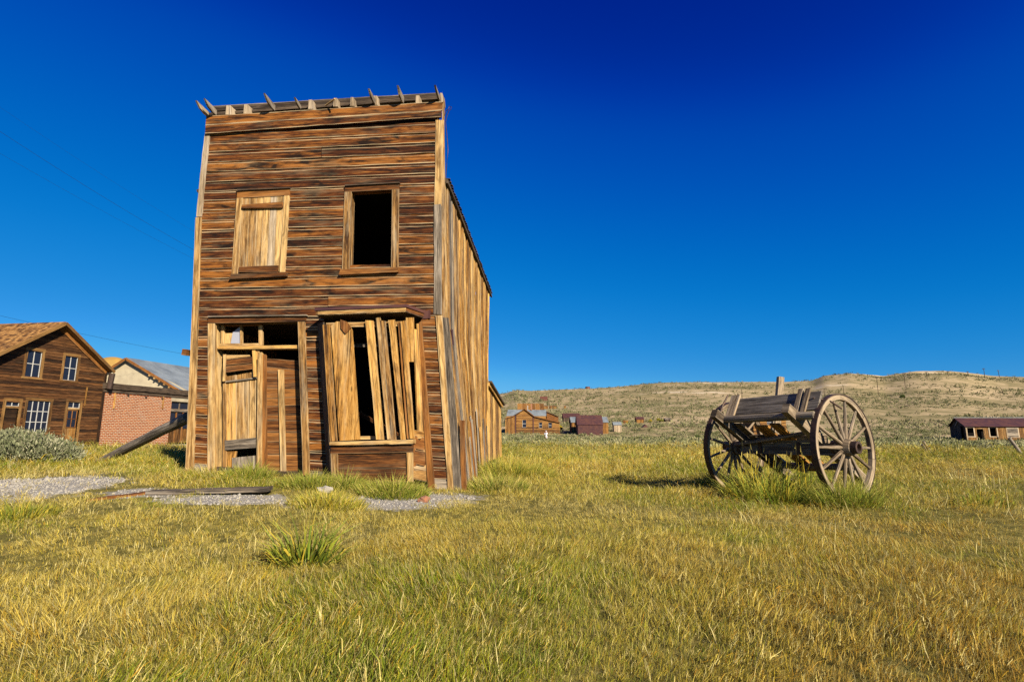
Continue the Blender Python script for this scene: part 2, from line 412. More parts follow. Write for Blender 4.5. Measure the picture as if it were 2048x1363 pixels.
    def drop(s, A, B, C, D, n, segs, jit, wob):
        """drop-siding board: flat face, coved strip along its upper edge"""
        A, B, C, D, n = map(Vector, (A, B, C, D, n)); uo = (random.uniform(0, 50), random.uniform(0, 50)); rn = random.random()
        L = (B - A).length; W = (D - A).length; up = (D - A).normalized()
        prof = ((0, -.004, .0), (0, .024, .0), (.74, .022, 1.0), (.79, .011, .55), (1.0, .008, .8), (1.0, -.006, 1.0))
        rows = []
        for i in range(segs + 1):
            t = i / segs; lo, hi = A.lerp(B, t), D.lerp(C, t); w = n * random.uniform(-wob, wob); j0, j1 = random.uniform(-jit, jit), random.uniform(-jit, jit) * .6
            rows.append([lo.lerp(hi, f) + n * o + w + up * (j0 if f == 0 else j1 if f < .9 else 0) for f, o, e in prof])
        for i in range(segs):
            u0, u1 = uo[0] + L * i / segs, uo[0] + L * (i + 1) / segs
            for k in range(len(prof) - 1):
                v0, v1 = uo[1] + W * prof[k][0] + .03 * (k == 0), uo[1] + W * prof[k + 1][0]; e0, e1 = prof[k][2], prof[k + 1][2]
                if k == 2: e0 = .9
                s.poly((rows[i][k], rows[i + 1][k], rows[i + 1][k + 1], rows[i][k + 1]), [(u0, v0), (u1, v0), (u1, v1), (u0, v1)], [(rn, e0), (rn, e0), (rn, e1), (rn, e1)])
        for r in (rows[0], rows[-1]): s.poly(r, None, [(rn, .5)] * 6)
        return s
    def bar(s, A, B, w, h, up=(0, 0, 1), segs=1, jit=0.0):
        """rectangular timber from A to B"""
        A, B = Vector(A), Vector(B); d = (B - A).normalized()
        up = Vector(up); sd = d.cross(up)
        if sd.length < 1e-4: sd = d.cross(Vector((0, 1, 0)))
        sd.normalize(); up = sd.cross(d).normalized()
        o = sd * (w / 2)
        return s.slab(A + o - up * h / 2, B + o - up * h / 2, B + o + up * h / 2, A + o + up * h / 2, sd, w, segs, jit)
    def tube(s, pts, rads, n=10, flat=1.0, up=(0, 0, 1), cap=True):
        """round limb through pts"""
        pts = [Vector(p) for p in pts]; uo = (random.uniform(0, 50), random.uniform(0, 50))
        rings = []; L = 0
        for i, p in enumerate(pts):
            d = (pts[min(i + 1, len(pts) - 1)] - pts[max(i - 1, 0)]).normalized()
            a = d.cross(Vector(up))
            if a.length < 1e-3: a = d.cross(Vector((1, 0, 0)))
            a.normalize(); c = a.cross(d)
            if i: L += (p - pts[i - 1]).length
            rings.append(([p + a * math.cos(2 * math.pi * k / n) * rads[i] + c * math.sin(2 * math.pi * k / n) * rads[i] * flat for k in range(n)], L))
        cir = 2 * math.pi * max(rads)
        for (r0, l0), (r1, l1) in zip(rings, rings[1:]):
            for k in range(n):
                k2 = (k + 1) % n
                s.poly((r0[k], r0[k2], r1[k2], r1[k]), [(uo[0] + l0, uo[1] + cir * k / n), (uo[0] + l0, uo[1] + cir * (k + 1) / n), (uo[0] + l1, uo[1] + cir * (k + 1) / n), (uo[0] + l1, uo[1] + cir * k / n)])
        if cap:
            s.poly(list(reversed(rings[0][0])), [(uo[0] + 3 * p.x, uo[1] + p.z) for p in reversed(rings[0][0])])
            s.poly(rings[-1][0], [(uo[0] + 3 * p.x, uo[1] + p.z) for p in rings[-1][0]])
        return s
    def prism(s, pts, ext, vert=False):
        """closed polygon extruded by vector ext"""
        ext = Vector(ext); a = [Vector(p) for p in pts]; b = [p + ext for p in a]
        nrm = (a[1] - a[0]).cross(a[2] - a[0])
        if nrm.dot(ext) > 0: a.reverse(); b.reverse()
        uo = random.uniform(0, 50)
        def uvp(P): return [((uo + p.z, uo + p.x + p.y) if vert else (uo + p.x + p.y, uo + p.z + .37 * p.y)) for p in P]
        s.poly(a, uvp(a)); s.poly(list(reversed(b)), uvp(list(reversed(b))))
        for i in range(len(a)):
            j = (i + 1) % len(a); q = (a[i], b[i], b[j], a[j]); s.poly(q, uvp(q))
        return s
    def build(s, name, mat, parent=None, smooth=False, **props):
        me = bpy.data.meshes.new(name); me.from_pydata(s.v, [], s.f)
        u = me.uv_layers.new(name='UVMap'); e = me.uv_layers.new(name='edge')
        idx = np.empty(len(me.loops), np.int32); me.loops.foreach_get('vertex_index', idx)
        u.data.foreach_set('uv', np.array(s.uv, np.float32)[idx].ravel()); e.data.foreach_set('uv', np.array(s.ev, np.float32)[idx].ravel())
        me.materials.append(M[mat] if isinstance(mat, str) else mat)
        if smooth: me.polygons.foreach_set('use_smooth', [True] * len(me.polygons))
        me.update()
        return link(bpy.data.objects.new(name, me), parent, **props)
def big_mesh(name, verts, loops, sizes, mat, cols=None, parent=None, **props):
    """large mesh straight from numpy arrays"""
    me = bpy.data.meshes.new(name)
    me.vertices.add(len(verts)); me.vertices.foreach_set('co', np.asarray(verts, np.float32).ravel())
    me.loops.add(len(loops)); me.loops.foreach_set('vertex_index', np.asarray(loops, np.int32))
    st = np.concatenate([[0], np.cumsum(sizes)[:-1]]).astype(np.int32)
    me.polygons.add(len(sizes)); me.polygons.foreach_set('loop_start', st)
    if cols is not None:
        a = me.color_attributes.new('col', 'FLOAT_COLOR', 'POINT')
        a.data.foreach_set('color', np.concatenate([cols, np.ones((len(cols), 1))], 1).astype(np.float32).ravel())
    me.materials.append(M[mat])
    me.update(calc_edges=True); me.validate()
    return link(bpy.data.objects.new(name, me), parent, **props)

# ------------------------------------------------------------------ zones of the ground: bare gravel, hillside, pale diggings
GRAVEL = []   # (cx, cy, rx, ry, rot)
def grav(px0, py0, px1, py1, ry):
    a, b = onground(px0, py0), onground(px1, py1); c = (a + b) / 2
    GRAVEL.append((c.x, c.y, (b - a).length / 2, ry, math.atan2(b.y - a.y, b.x - a.x)))
grav(-40, 970, 238, 966, 1.05); grav(315, 997, 575, 1003, .42); grav(690, 1008, 945, 994, .56); grav(-320, 985, 40, 976, 1.0); grav(560, 1008, 720, 996, .25); grav(240, 978, 345, 990, .3)
def gravel_at(x, y):
    v = np.zeros_like(np.asarray(x, float))
    for cx, cy, rx, ry, a in GRAVEL:
        dx, dy = x - cx, y - cy
        u = (dx * math.cos(a) + dy * math.sin(a)) / rx; w = (-dx * math.sin(a) + dy * math.cos(a)) / ry
        v = np.maximum(v, 1 - .5 * np.sqrt(u * u + w * w))
    return np.clip(v, 0, 1)          # 0.5 on the outline
PALE = []     # spots of bare diggings on the hill: (x, y, rx, ry, strength)
def pale(px, Y, w, d, s=1.0):
    PALE.append(((px - 1024) / 1070 * Y, Y, w, d, s))
for a in ((1022, 646, 14, 22, 1.3), (1055, 640, 9, 16, .8), (1085, 560, 14, 16, .9), (1130, 645, 34, 12, 1), (1160, 650, 16, 14, 1), (1205, 600, 16, 14, .8), (1335, 640, 22, 14, 1.2),
          (1245, 610, 12, 10, .8), (1330, 420, 60, 22, .55), (1385, 330, 45, 14, .6), (1430, 400, 24, 16, .8), (1425, 560, 18, 14, 1), (1690, 560, 24, 12, .8), (1660, 430, 40, 20, .6), (1750, 590, 16, 14, 1.2),
          (1840, 580, 20, 14, .9), (1870, 560, 20, 14, 1.1), (1985, 610, 22, 12, 1.2), (1650, 600, 30, 14, .7), (1900, 600, 18, 12, .8), (1960, 330, 30, 12, .5), (1240, 260, 30, 10, .3), (1005, 135, 5, 3, .8)): pale(*a)
def pale_at(x, y):
    v = np.zeros_like(np.asarray(x, float))
    for cx, cy, rx, ry, s in PALE:
        v = np.maximum(v, s * np.exp(-(((x - cx) / rx) ** 2 + ((y - cy) / ry) ** 2)))
    return np.clip(v, 0, 1)

def make_ground():
    th = np.concatenate([np.linspace(-180, -64, 30)[:-1], np.linspace(-64, 64, 340), np.linspace(64, 180, 30)[1:]])
    r = [0.0, .4]
    while r[-1] < 6000: r.append(r[-1] * (1.021 if r[-1] < 40 else 1.022 if r[-1] < 900 else 1.15) + (.01 if r[-1] < 40 else 0))
    r = np.array(r[1:])
    T, Rr = np.meshgrid(np.radians(th), r)
    X, Y = Rr * np.sin(T), Rr * np.cos(T)
    Z = ground(X, Y)
    n, k = X.shape
    V = np.stack([X, Y, Z], -1).reshape(-1, 3)
    i, j = np.meshgrid(np.arange(n - 1), np.arange(k - 1), indexing='ij')
    q = np.stack([i * k + j, i * k + j + 1, (i + 1) * k + j + 1, (i + 1) * k + j], -1).reshape(-1, 4)[:, ::-1]
    c = len(V); V = np.vstack([V, [[0, 0, gz(0, .1)]]])
    tri = np.stack([np.full(k - 1, c), np.arange(k - 1), np.arange(1, k)], -1)[:, ::-1]
    loops = np.concatenate([q.ravel(), tri.ravel()]); sizes = np.concatenate([np.full(len(q), 4), np.full(len(tri), 3)])
    o = big_mesh('ground', V, loops, sizes, 'ground', kind='structure', label='dry grassy flat rising to sage covered hills', category='ground')
    me = o.data
    x, y = V[:, 0], V[:, 1]
    z = np.stack([gravel_at(x, y), sstep(24, 40, y + vnoise(x, y, 8, 5) * 8), pale_at(x, y), np.ones(len(V))], -1)
    a = me.color_attributes.new('zone', 'FLOAT_COLOR', 'POINT'); a.data.foreach_set('color', z.astype(np.float32).ravel())
    me.polygons.foreach_set('use_smooth', [True] * len(me.polygons))
make_ground()

# ================================================================== THE LEANING FALSE-FRONT BUILDING
F0 = onground(905, 979)                                   # foot of its right front corner
YAW = R(7.0)
FU = Vector((math.cos(YAW), -math.sin(YAW), 0))           # along the front, to the right
FN = Vector((-math.sin(YAW), -math.cos(YAW), 0))          # out of the front
ZUP = Vector((0, 0, 1))
def fp(px, py, off=0.0):
    return hit(px, py, F0 + FN * off, FN)
bld = thing('false_front_building', 'tall leaning two storey wooden building with false front and broken cornice', 'building', (F0.x - 2.2, F0.y + .3, gz(F0.x - 2.2, F0.y + .3)))
def crop(x0, y0, s): return lambda x, y: (x0 + x / s, y0 + y / s)
def fq(name, pts, off, th, mat, parent, grain='h', segs=4, jit=.002, tilt=0.0, wob=0.0, rag=0.0):
    """board on the front: pts = bottom-left, bottom-right, top-right, top-left in photo pixels"""
    a, b, c, d = [fp(p[0], p[1], off) for p in pts]
    if grain == 'v': a, b, c, d = b, c, d, a              # grain bottom to top
    return MB().slab(a, b, c, d, FN, th, segs, jit, tilt, wob, rag).build(name, mat, parent)

# --- front siding, one object for each board
LE = [(267, 420), (433, 403), (560, 393.5), (701, 388), (945, 386)]
RE = [(245.5, 871), (409, 868.5), (570, 867.5), (627, 870.6), (701, 877.6), (842, 888), (979, 895)]
def edge_x(E, y): return float(np.interp(y, [e[0] for e in E], [e[1] for e in E]))
NROW = 35
def row_l(t): y = float(np.interp(t, [0, .5, 1], [267, 606, 945])); return edge_x(LE, y), y
def row_r(t): y = float(np.interp(t, [0, .5, 1], [245.5, 599, 979])); return edge_x(RE, y), y
HOLES = [[(474, 380), (577, 376), (568, 546), (465, 548)],          # shuttered window
         [(690, 371), (797, 366), (795, 537), (684, 541)],          # open window
         [(418, 634), (609, 632), (617, 960), (416, 960)],          # doorway
         [(648, 622), (842, 622), (862, 990), (662, 990)]]          # bay
def hole_span(h, y):
    xs = []
    for (x0, y0), (x1, y1) in zip(h, h[1:] + h[:1]):
        if (y0 - y) * (y1 - y) <= 0 and y0 != y1: xs.append(x0 + (x1 - x0) * (y - y0) / (y1 - y0))
    return (min(xs), max(xs)) if len(xs) >= 2 else None
for i in range(NROW):
    (xl0, yl0), (xr0, yr0) = row_l(i / NROW), row_r(i / NROW)              # upper edge
    (xl1, yl1), (xr1, yr1) = row_l((i + 1) / NROW), row_r((i + 1) / NROW)  # lower edge
    ym = lambda x, a, b: a + (b - a) * (x - xl1) / (xr1 - xl1)
    spans = [(xl1 - 4, xr1 + 3)]
    for h in HOLES:
        yc = (ym(sum(p[0] for p in h) / 4, yl0, yr0) + ym(sum(p[0] for p in h) / 4, yl1, yr1)) / 2
        sp = hole_span(h, yc)
        if not sp: continue
        new = []
        for a, b in spans:
            if sp[1] <= a or sp[0] >= b: new.append((a, b)); continue
            if sp[0] - a > 2: new.append((a, sp[0]))
            if b - sp[1] > 2: new.append((sp[1], b))
        spans = new
    if i in (2, 17):                                              # butt joints of the long boards
        cut = random.uniform(500, 780); spans = [s for a, b in spans for s in ([(a, cut - .5), (cut + .5, b)] if a < cut - 40 and b > cut + 40 else [(a, b)])]
    for a, b in spans:
        dy = random.uniform(-.8, .8)
        pts = [(a, ym(a, yl1, yr1) + .4 + dy), (b, ym(b, yl1, yr1) + .4 + dy), (b, ym(b, yl0, yr0) - 1.2 + dy), (a, ym(a, yl0, yr0) - 1.2 + dy)]
        mat = 'grey' if i == NROW - 1 else 'siding'
        qd = [fp(p[0], p[1], random.uniform(-.002, .004)) for p in pts]
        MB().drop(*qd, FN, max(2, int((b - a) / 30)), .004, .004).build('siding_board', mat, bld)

# --- corner boards
for nm, pts, off, mat in (
    ('corner_board', [(392, 433), (403.5, 433), (420, 266), (409, 267)], .035, 'pale'),
    ('corner_board', [(370, 948), (386.5, 946), (403, 434), (391, 434)], .040, 'casing'),
    ('corner_board', [(869, 410), (883, 410), (887, 240), (871.5, 241)], .035, 'casing'),
    ('corner_board', [(868, 628), (883, 628), (882.5, 408), (868, 409)], .040, 'grey'),
    ('corner_board', [(881, 640), (890, 640), (888.5, 203), (884.5, 203)], .012, 'casing'),
    ('corner_board', [(896, 979), (907, 979), (884, 630), (871.5, 630)], .045, 'casing'),
    ('corner_board', [(908.5, 981), (923, 980), (897, 634), (885, 634)], .030, 'grey'),
    ('corner_board', [(922.5, 985), (933, 983), (928.5, 840), (920, 841)], .0, 'board')):
    fq(nm, pts, off, .03, mat, bld, 'v', 8, .004, rag=.01)
# --- frieze boards, top rail, lookouts
fq('frieze_board', [(410, 267), (882, 233), (882.5, 221), (411, 250)], .075, .04, 'siding', bld, segs=16, jit=.004)
fq('frieze_board', [(411, 249.5), (884, 220.5), (885, 203), (412.5, 232.5)], .070, .03, 'siding', bld, segs=16, jit=.004)
a, b = fp(427, 215.5, -.16), fp(876, 189, -.16)
MB().bar(a, b, .05, .035, segs=10, jit=.004).build('top_rail', 'grey', bld)
MB().bar(a - ZUP * .062 - FN * .0, b - ZUP * .062, .12, .085, segs=10, jit=.004).build('top_rail', 'dark', bld)  # dark lower bar: the rail's shaded underside put into colour
a, b = fp(420, 225, -.12), fp(880, 196, -.12)
MB().bar(a - ZUP * .06, b - ZUP * .02, .10, .05, segs=8, jit=.004).build('top_plate', 'dark', bld)
for x, yt, yb, wt, wb in ((457, 211, 229, 8, 12), (492, 209, 227, 7, 11), (621, 199.5, 218, 7, 10), (671, 196, 213, 5.5, 9), (704, 194.5, 212, 5.5, 8), (751, 191.5, 210, 6, 8), (835.5, 191, 206, 7, 8), (882, 186, 204, 5, 8)):
    fq('cornice_block', [(x - wb / 2, yb), (x + wb / 2, yb), (x + wt / 2, yt), (x - wt / 2, yt)], .04, .17, 'pale', bld, 'v', 2, .002)
for x, y, ln, h in ((430, 231, .31, .10), (414, 234, .31, .09), (547, 222, .32, .10), (599, 218.5, .20, .07), (748, 210, .28, .09), (804.5, 208, .29, .12), (877, 202, .29, .07)):
    o = fp(x, y, .03)
    prof = [o, o + ZUP * h, o + FN * ln + ZUP * (h + .02), o + FN * (ln * .68) + ZUP * .03, o + FN * (ln * .3)]
    MB().prism(prof, FU * .028).build('lookout_bracket', 'grey' if x != 414 else 'pale', bld)
# loose stick on the frieze
MB().bar(fp(651, 211, .05), fp(680, 212, .05) + FN * .2, .02, .02).build('loose_stick', 'casing', bld)

# --- upper windows
c2 = crop(450, 350, 6.194)
w1 = part('shuttered_window', bld)
fq('casing', [c2(145, 285), c2(800, 252), c2(795, 158), c2(150, 188)], .045, .04, 'board', w1)
fq('drip_cap', [c2(148, 190), c2(797, 160), c2(795, 150), c2(150, 176)], .075, .07, 'dark', w1)
fq('casing', [c2(80, 1225), c2(160, 1220), c2(222, 275), c2(145, 285)], .042, .04, 'casing', w1, 'v')
fq('casing', [c2(680, 1200), c2(740, 1200), c2(797, 254), c2(735, 255)], .042, .04, 'casing', w1, 'v')
fq('sill', [c2(45, 1285), c2(755, 1248), c2(758, 1200), c2(75, 1228)], .085, .09, 'board', w1)
xt, xb = [226, 308, 395, 485, 570, 648, 737], [180, 275, 360, 432, 510, 605, 668]
for k in range(6):
    fq('shutter_plank', [c2(xb[k] + 2, 1195), c2(xb[k + 1] - 2, 1193), c2(xt[k + 1] - 2, 218 - k * 3 + random.uniform(-6, 6)), c2(xt[k] + 2, 222 - k * 3)], .030 + random.uniform(0, .006), .022, 'pale' if k in (4,) else 'casing', w1, 'v', 5, .002)
fq('batten', [c2(200, 408), c2(705, 402), c2(708, 330), c2(210, 367)], .075, .035, 'board', w1)
fq('batten', [c2(165, 1200), c2(645, 1207), c2(655, 1115), c2(172, 1136)], .065, .03, 'board', w1)
c3 = crop(660, 340, 6.194)
w2 = part('open_window', bld)
fq('casing', [c3(180, 270), c3(858, 236), c3(858, 155), c3(183, 190)], .045, .04, 'board', w2)
fq('drip_cap', [c3(183, 192), c3(860, 158), c3(858, 147), c3(183, 180)], .075, .07, 'dark', w2)
fq('casing', [c3(148, 1225), c3(240, 1225), c3(265, 268), c3(180, 270)], .042, .04, 'casing', w2, 'v')
fq('casing', [c3(757, 1205), c3(845, 1200), c3(855, 237), c3(770, 240)], .042, .04, 'casing', w2, 'v')
fq('sill', [c3(105, 1295), c3(840, 1258), c3(850, 1203), c3(130, 1228)], .085, .11, 'board', w2)
a, b = fp(*c3(243, 1225), .0), fp(*c3(266, 268), .0)                       # reveal on the left
MB().slab(a, b, b - FN * .13, a - FN * .13, FU, .03, 4).build('jamb', 'casing', w2)
a, b = fp(*c3(757, 1205), .0), fp(*c3(770, 240), .0)
MB().slab(a - FN * .13, b - FN * .13, b, a, -FU, .03, 4).build('jamb', 'casing', w2)
a, b = fp(*c3(265, 270), .0), fp(*c3(770, 240), .0)
MB().slab(a, b, b - FN * .13, a - FN * .13, -ZUP, .03, 4).build('head_jamb', 'board', w2)

# --- doorway
cd, ce = crop(360, 620, 6.817), crop(360, 790, 6.817)
dw = part('doorway', bld)
fq('casing', [cd(382, 178), cd(1710, 152), cd(1712, 70), cd(382, 92)], .050, .05, 'board', dw, segs=8)
fq('drip_cap', [cd(375, 93), cd(1722, 72), cd(1720, 58), cd(378, 80)], .085, .08, 'grey', dw, segs=8)
fq('casing', [ce(375, 1090), ce(468, 1080), cd(472, 172), cd(380, 178)], .045, .05, 'casing', dw, 'v', 8)
fq('casing', [ce(1675, 1090), ce(1768, 1085), cd(1703, 150), cd(1605, 152)], .045, .05, 'casing', dw, 'v', 8)
RO = -.20                                                                  # recess of the doors
a, b = fp(*ce(468, 1080), .0), fp(*cd(472, 172), .0)
MB().slab(a, b, b + FN * RO, a + FN * RO, FU, .04, 6, .002).build('jamb', 'casing', dw)
a, b = fp(*ce(1678, 1085), .0), fp(*cd(1608, 152), .0)
MB().slab(a + FN * RO, b + FN * RO, b, a, -FU, .04, 6, .002).build('jamb', 'board', dw)
a, b = fp(*cd(472, 172), .0), fp(*cd(1605, 152), .0)
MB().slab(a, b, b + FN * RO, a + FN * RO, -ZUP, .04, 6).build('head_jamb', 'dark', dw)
fq('transom_bar', [cd(515, 528), cd(1625, 520), cd(1625, 474), cd(515, 488)], -.02, .16, 'plank', dw, segs=6)
tr = part('transom_window', bld)
fq('sash_rail', [cd(545, 482), cd(1120, 476), cd(1120, 448), cd(545, 458)], -.10, .04, 'casing', tr)
fq('sash_rail', [cd(560, 222), cd(1110, 208), cd(1108, 186), cd(560, 200)], -.10, .04, 'board', tr)
for a0, a1 in ((560, 598), (820, 845), (1072, 1122)):
    fq('sash_stile', [cd(a0, 470), cd(a1, 470), cd(a1 - 4, 205), cd(a0 - 4, 205)], -.098, .04, 'casing', tr, 'v', 3)
fq('glass_pane', [cd(690, 452), cd(820, 452), cd(822, 222), cd(720, 300)], -.125, .004, 'dusty', tr, segs=1, jit=0)
fq('pane_board', [cd(600, 455), cd(775, 452), cd(772, 310), cd(598, 315)], -.14, .02, 'casing', tr, 'v', 2)
dl = part('plank_door', bld)
for k, (t0, t1, b0, b1) in enumerate(((618, 757, 625, 765), (762, 930, 770, 930), (932, 1036, 932, 1030))):
    fq('door_plank', [ce(b0, 650), ce(b1, 650), cd(t1, 965 - 30 * k), cd(t0, 985 - 30 * k)], RO + .06 + .004 * k, .03, 'plank' if k == 0 else 'casing', dl, 'v', 6, .002)
fq('door_plank', [cd(615, 985), cd(765, 965), cd(765, 880), cd(620, 905)], RO + .05, .03, 'casing', dl, 'v', 2)
fq('door_plank', [cd(765, 965), cd(1000, 930), cd(985, 840), cd(768, 885)], RO + .052, .03, 'casing', dl, 'v', 2)
fq('rail', [cd(605, 985), cd(1045, 932), cd(1045, 914), cd(605, 966)], RO + .10, .04, 'grey', dl)
fq('rail', [ce(610, 745), ce(1032, 712), ce(1032, 575), ce(608, 615)], RO + .10, .03, 'grey', dl)
fq('stile', [ce(580, 1080), ce(622, 1080), cd(622, 600), cd(585, 600)], RO + .085, .04, 'casing', dl, 'v', 6)
fq('patch_board', [cd(612, 748), cd(1000, 712), cd(988, 634), cd(618, 682)], RO + .12, .025, 'board', dl)
fq('patch_board', [cd(600, 852), cd(1020, 795), cd(1010, 722), cd(612, 766)], RO + .122, .025, 'board', dl)
fq('patch_board', [cd(622, 672), cd(950, 630), cd(950, 605), cd(622, 610)], RO + .06, .02, 'casing', dl)
fq('slat', [cd(1000, 908), cd(1038, 905), cd(1025, 520), cd(983, 525)], RO + .15, .02, 'plank', dl, 'v', 4)
fq('slat', [cd(1035, 680), cd(1075, 660), cd(1080, 515), cd(1030, 515)], RO + .13, .02, 'plank', dl, 'v', 2)
fq('slat', [cd(580, 968), cd(612, 965), cd(622, 600), cd(592, 612)], RO + .14, .02, 'casing', dl, 'v', 3)
fq('kick_plank', [ce(630, 1080), ce(715, 1080), ce(768, 760), ce(632, 765)], RO + .06, .03, 'plank', dl, 'v', 3)
fq('kick_plank', [ce(712, 1080), ce(1018, 1080), ce(1015, 822), ce(712, 850)], RO + .09, .03, 'grey', dl, 'v', 3)
fq('mullion_post', [ce(1045, 1080), ce(1105, 1080), cd(1112, 572), cd(1060, 580)], RO + .13, .06, 'casing', dw, 'v', 6)
fq('mullion_post', [ce(1108, 1120), ce(1170, 1120), cd(1155, 600), cd(1115, 605)], RO + .10, .06, 'board', dw, 'v', 6)
dr = part('boarded_door', bld)
rows = [(cd(1175, 768), cd(1650, 822), cd(1650, 690), cd(1185, 660)), (cd(1160, 915), cd(1650, 918), cd(1650, 818), cd(1165, 772)), (cd(1160, 1052), cd(1650, 1062), cd(1650, 922), cd(1160, 920)),
        (ce(1165, 42), ce(1650, 20), cd(1650, 1072), cd(1160, 1060)), (ce(1165, 148), ce(1650, 130), ce(1650, 26), ce(1165, 48)), (ce(1165, 268), ce(1650, 258), ce(1650, 136), ce(1165, 152)),
        (ce(1165, 330), ce(1650, 340), ce(1650, 268), ce(1165, 274)), (ce(1165, 500), ce(1660, 500), ce(1655, 346), ce(1165, 336)), (ce(1165, 632), ce(1665, 632), ce(1660, 506), ce(1165, 506)),
        (ce(1168, 800), ce(1670, 795), ce(1665, 638), ce(1165, 638)), (ce(1170, 1035), ce(1670, 1035), ce(1670, 806), ce(1168, 808)), (ce(1170, 1130), ce(1675, 1130), ce(1672, 1042), ce(1170, 1042))]
for k, q in enumerate(rows):
    fq('door_board', q, RO + .04 + random.uniform(0, .008), .025, 'grey' if k == 11 else 'board', dr, segs=3, jit=.003)
fq('brace_strip', [ce(1375, 1160), ce(1440, 1150), cd(1407, 808), cd(1333, 810)], RO + .085, .03, 'casing', dr, 'v', 6)

# --- bay window with broken planks
cb, cc = crop(630, 600, 6.817), crop(630, 790, 6.817)
bay = part('bay_window', bld)
BO = .30
def bq(name, pts, off, th, mat, grain='v', segs=5, **k): return fq(name, pts, off, th, mat, bay, grain, segs, **k)
bq('head_rail', [cb(150, 372), cb(1240, 350), cb(1240, 285), cb(150, 310)], BO - .03, .04, 'casing', 'h')
bq('frame_strip', [cc(205, 628), cc(255, 624), cb(160, 330), cb(104, 336)], BO + .012, .05, 'plank', segs=6)
bq('frame_strip', [cc(258, 622), cc(302, 622), cb(205, 330), cb(163, 330)], BO, .05, 'plank', segs=6)
MB().prism([fp(*p, BO + .03) for p in (cc(330, 620), cc(612, 604), cb(508, 420), cb(480, 345), cb(430, 292), cb(290, 290), cb(218, 350))], -FN * .022, True).build('wide_plank', 'plank', bay)
MB().prism([fp(*p, BO + .055) for p in (cb(415, 460), cb(492, 375), cb(430, 292), cb(345, 262), cb(350, 380))], -FN * .02, True).build('loose_board', 'board', bay)
for t0, t1, ty, b0, b1, by, mat, off in ((685, 792, 268, 835, 940, 607, 'plank', .03), (828, 892, 250, 985, 1040, 602, 'casing', .022), (884, 958, 282, 1036, 1112, 602, 'casing', .026), (1000, 1086, 268, 1168, 1232, 602, 'plank', .03),
                                         (1133, 1160, 300, 1252, 1282, 592, 'board', .0), (1165, 1232, 284, 1295, 1362, 597, 'plank', .028)):
    fq('slat', [cc(b0, by), cc(b1, by - 3), cb(t1, ty - random.uniform(-10, 20)), cb(t0, ty)], BO + off, .022, mat, bay, 'v', 7, .003, rag=.012)
bq('short_plank', [cb(1270, 840), cb(1345, 838), cb(1346, 235), cb(1238, 238)], BO + .01, .022, 'plank', segs=4)
# canted right side, from the front edge back to the wall
def wedge(name, x0, x1, f0, f1, mat, th=.025):
    """board on the canted side; x = fraction front->wall, f = photo rows (top at y0, bottom at y1)"""
    Ft, Fb = fp(*cb(1245, 245), BO), fp(*cc(1335, 1140), BO)
    Wt, Wb = fp(*cb(1452, 290), 0), fp(*cc(1545, 1180), 0)
    def pt(x, f): return (Ft.lerp(Wt, x)).lerp(Fb.lerp(Wb, x), f)
    n = (Wt - Ft).cross(Fb - Ft).normalized()
    if n.dot(FU) < 0: n = -n
    if abs(x1 - x0) < .5: MB().slab(pt(x0, f1), pt(x0, f0), pt(x1, f0), pt(x1, f1), n, th, 5, .003).build(name, mat, bay)
    else: MB().slab(pt(x0, f1), pt(x1, f1), pt(x1, f0), pt(x0, f0), n, th, 3, .003).build(name, mat, bay)
wedge('side_strip', .48, .70, .06, .70, 'plank'); wedge('side_strip', .72, .98, .02, .70, 'plank')
wedge('side_apron', .0, 1.0, .735, .815, 'board', .02); wedge('side_panel_board', .02, 1.0, .82, .91, 'board', .012); wedge('side_panel_board', .02, 1.0, .915, 1.0, 'casing', .012)
wedge('side_stile', .0, .26, .815, 1.0, 'board', .035); wedge('side_stile', .78, 1.0, .815, 1.0, 'casing', .035)
# left canted side
Ft, Fb, Wt, Wb = fp(*cb(108, 300), BO - .01), fp(*cc(215, 1140), BO - .01), fp(*cb(25, 320), 0), fp(*cc(165, 1140), 0)
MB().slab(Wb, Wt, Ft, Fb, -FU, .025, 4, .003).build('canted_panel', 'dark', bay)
fq('bay_sill', [cc(195, 682), cc(1336, 660), cc(1336, 602), cc(200, 636)], BO + .07, .14, 'casing', bay, 'h', 8, .003)
wedge('side_sill', .0, 1.0, .70, .735, 'plank', .09)
bq('apron_board', [cc(212, 796), cc(1336, 776), cc(1336, 662), cc(212, 684)], BO + .02, .03, 'board', 'h', 8)
bq('panel_board', [cc(300, 990), cc(1255, 990), cc(1255, 775), cc(300, 795)], BO - .012, .02, 'board', 'h', 8)
bq('panel_board', [cc(300, 1180), cc(1260, 1180), cc(1255, 994), cc(300, 994)], BO - .01, .02, 'board', 'h', 8)
bq('panel_stile', [cc(225, 1180), cc(312, 1180), cc(306, 796), cc(214, 797)], BO + .015, .03, 'casing', segs=4)
bq('panel_stile', [cc(1255, 1180), cc(1338, 1180), cc(1336, 772), cc(1250, 774)], BO + .015, .03, 'casing', segs=4)
bq('inner_sill', [cc(300, 605), cc(1440, 590), cc(1440, 545), cc(300, 560)], BO - .12, .05, 'casing', 'h')
bq('inner_rail', [cb(510, 640), cb(1400, 610), cb(1400, 575), cb(510, 590)], -.05, .04, 'grey', 'h')
fq('trim_board', [cc(1545, 1330), cc(1636, 1330), cb(1452, 280), cb(1388, 330)], .055, .03, 'board', bay, 'v', 10, .003)
# floor and head of the bay, so it is closed
q = [fp(*cc(215, 690), BO - .02), fp(*cc(1330, 672), BO - .02), fp(*cc(1530, 680), -.05), fp(*cc(150, 690), -.05)]
MB().prism(q, -ZUP * .03).build('bay_floor', 'dark', bay)
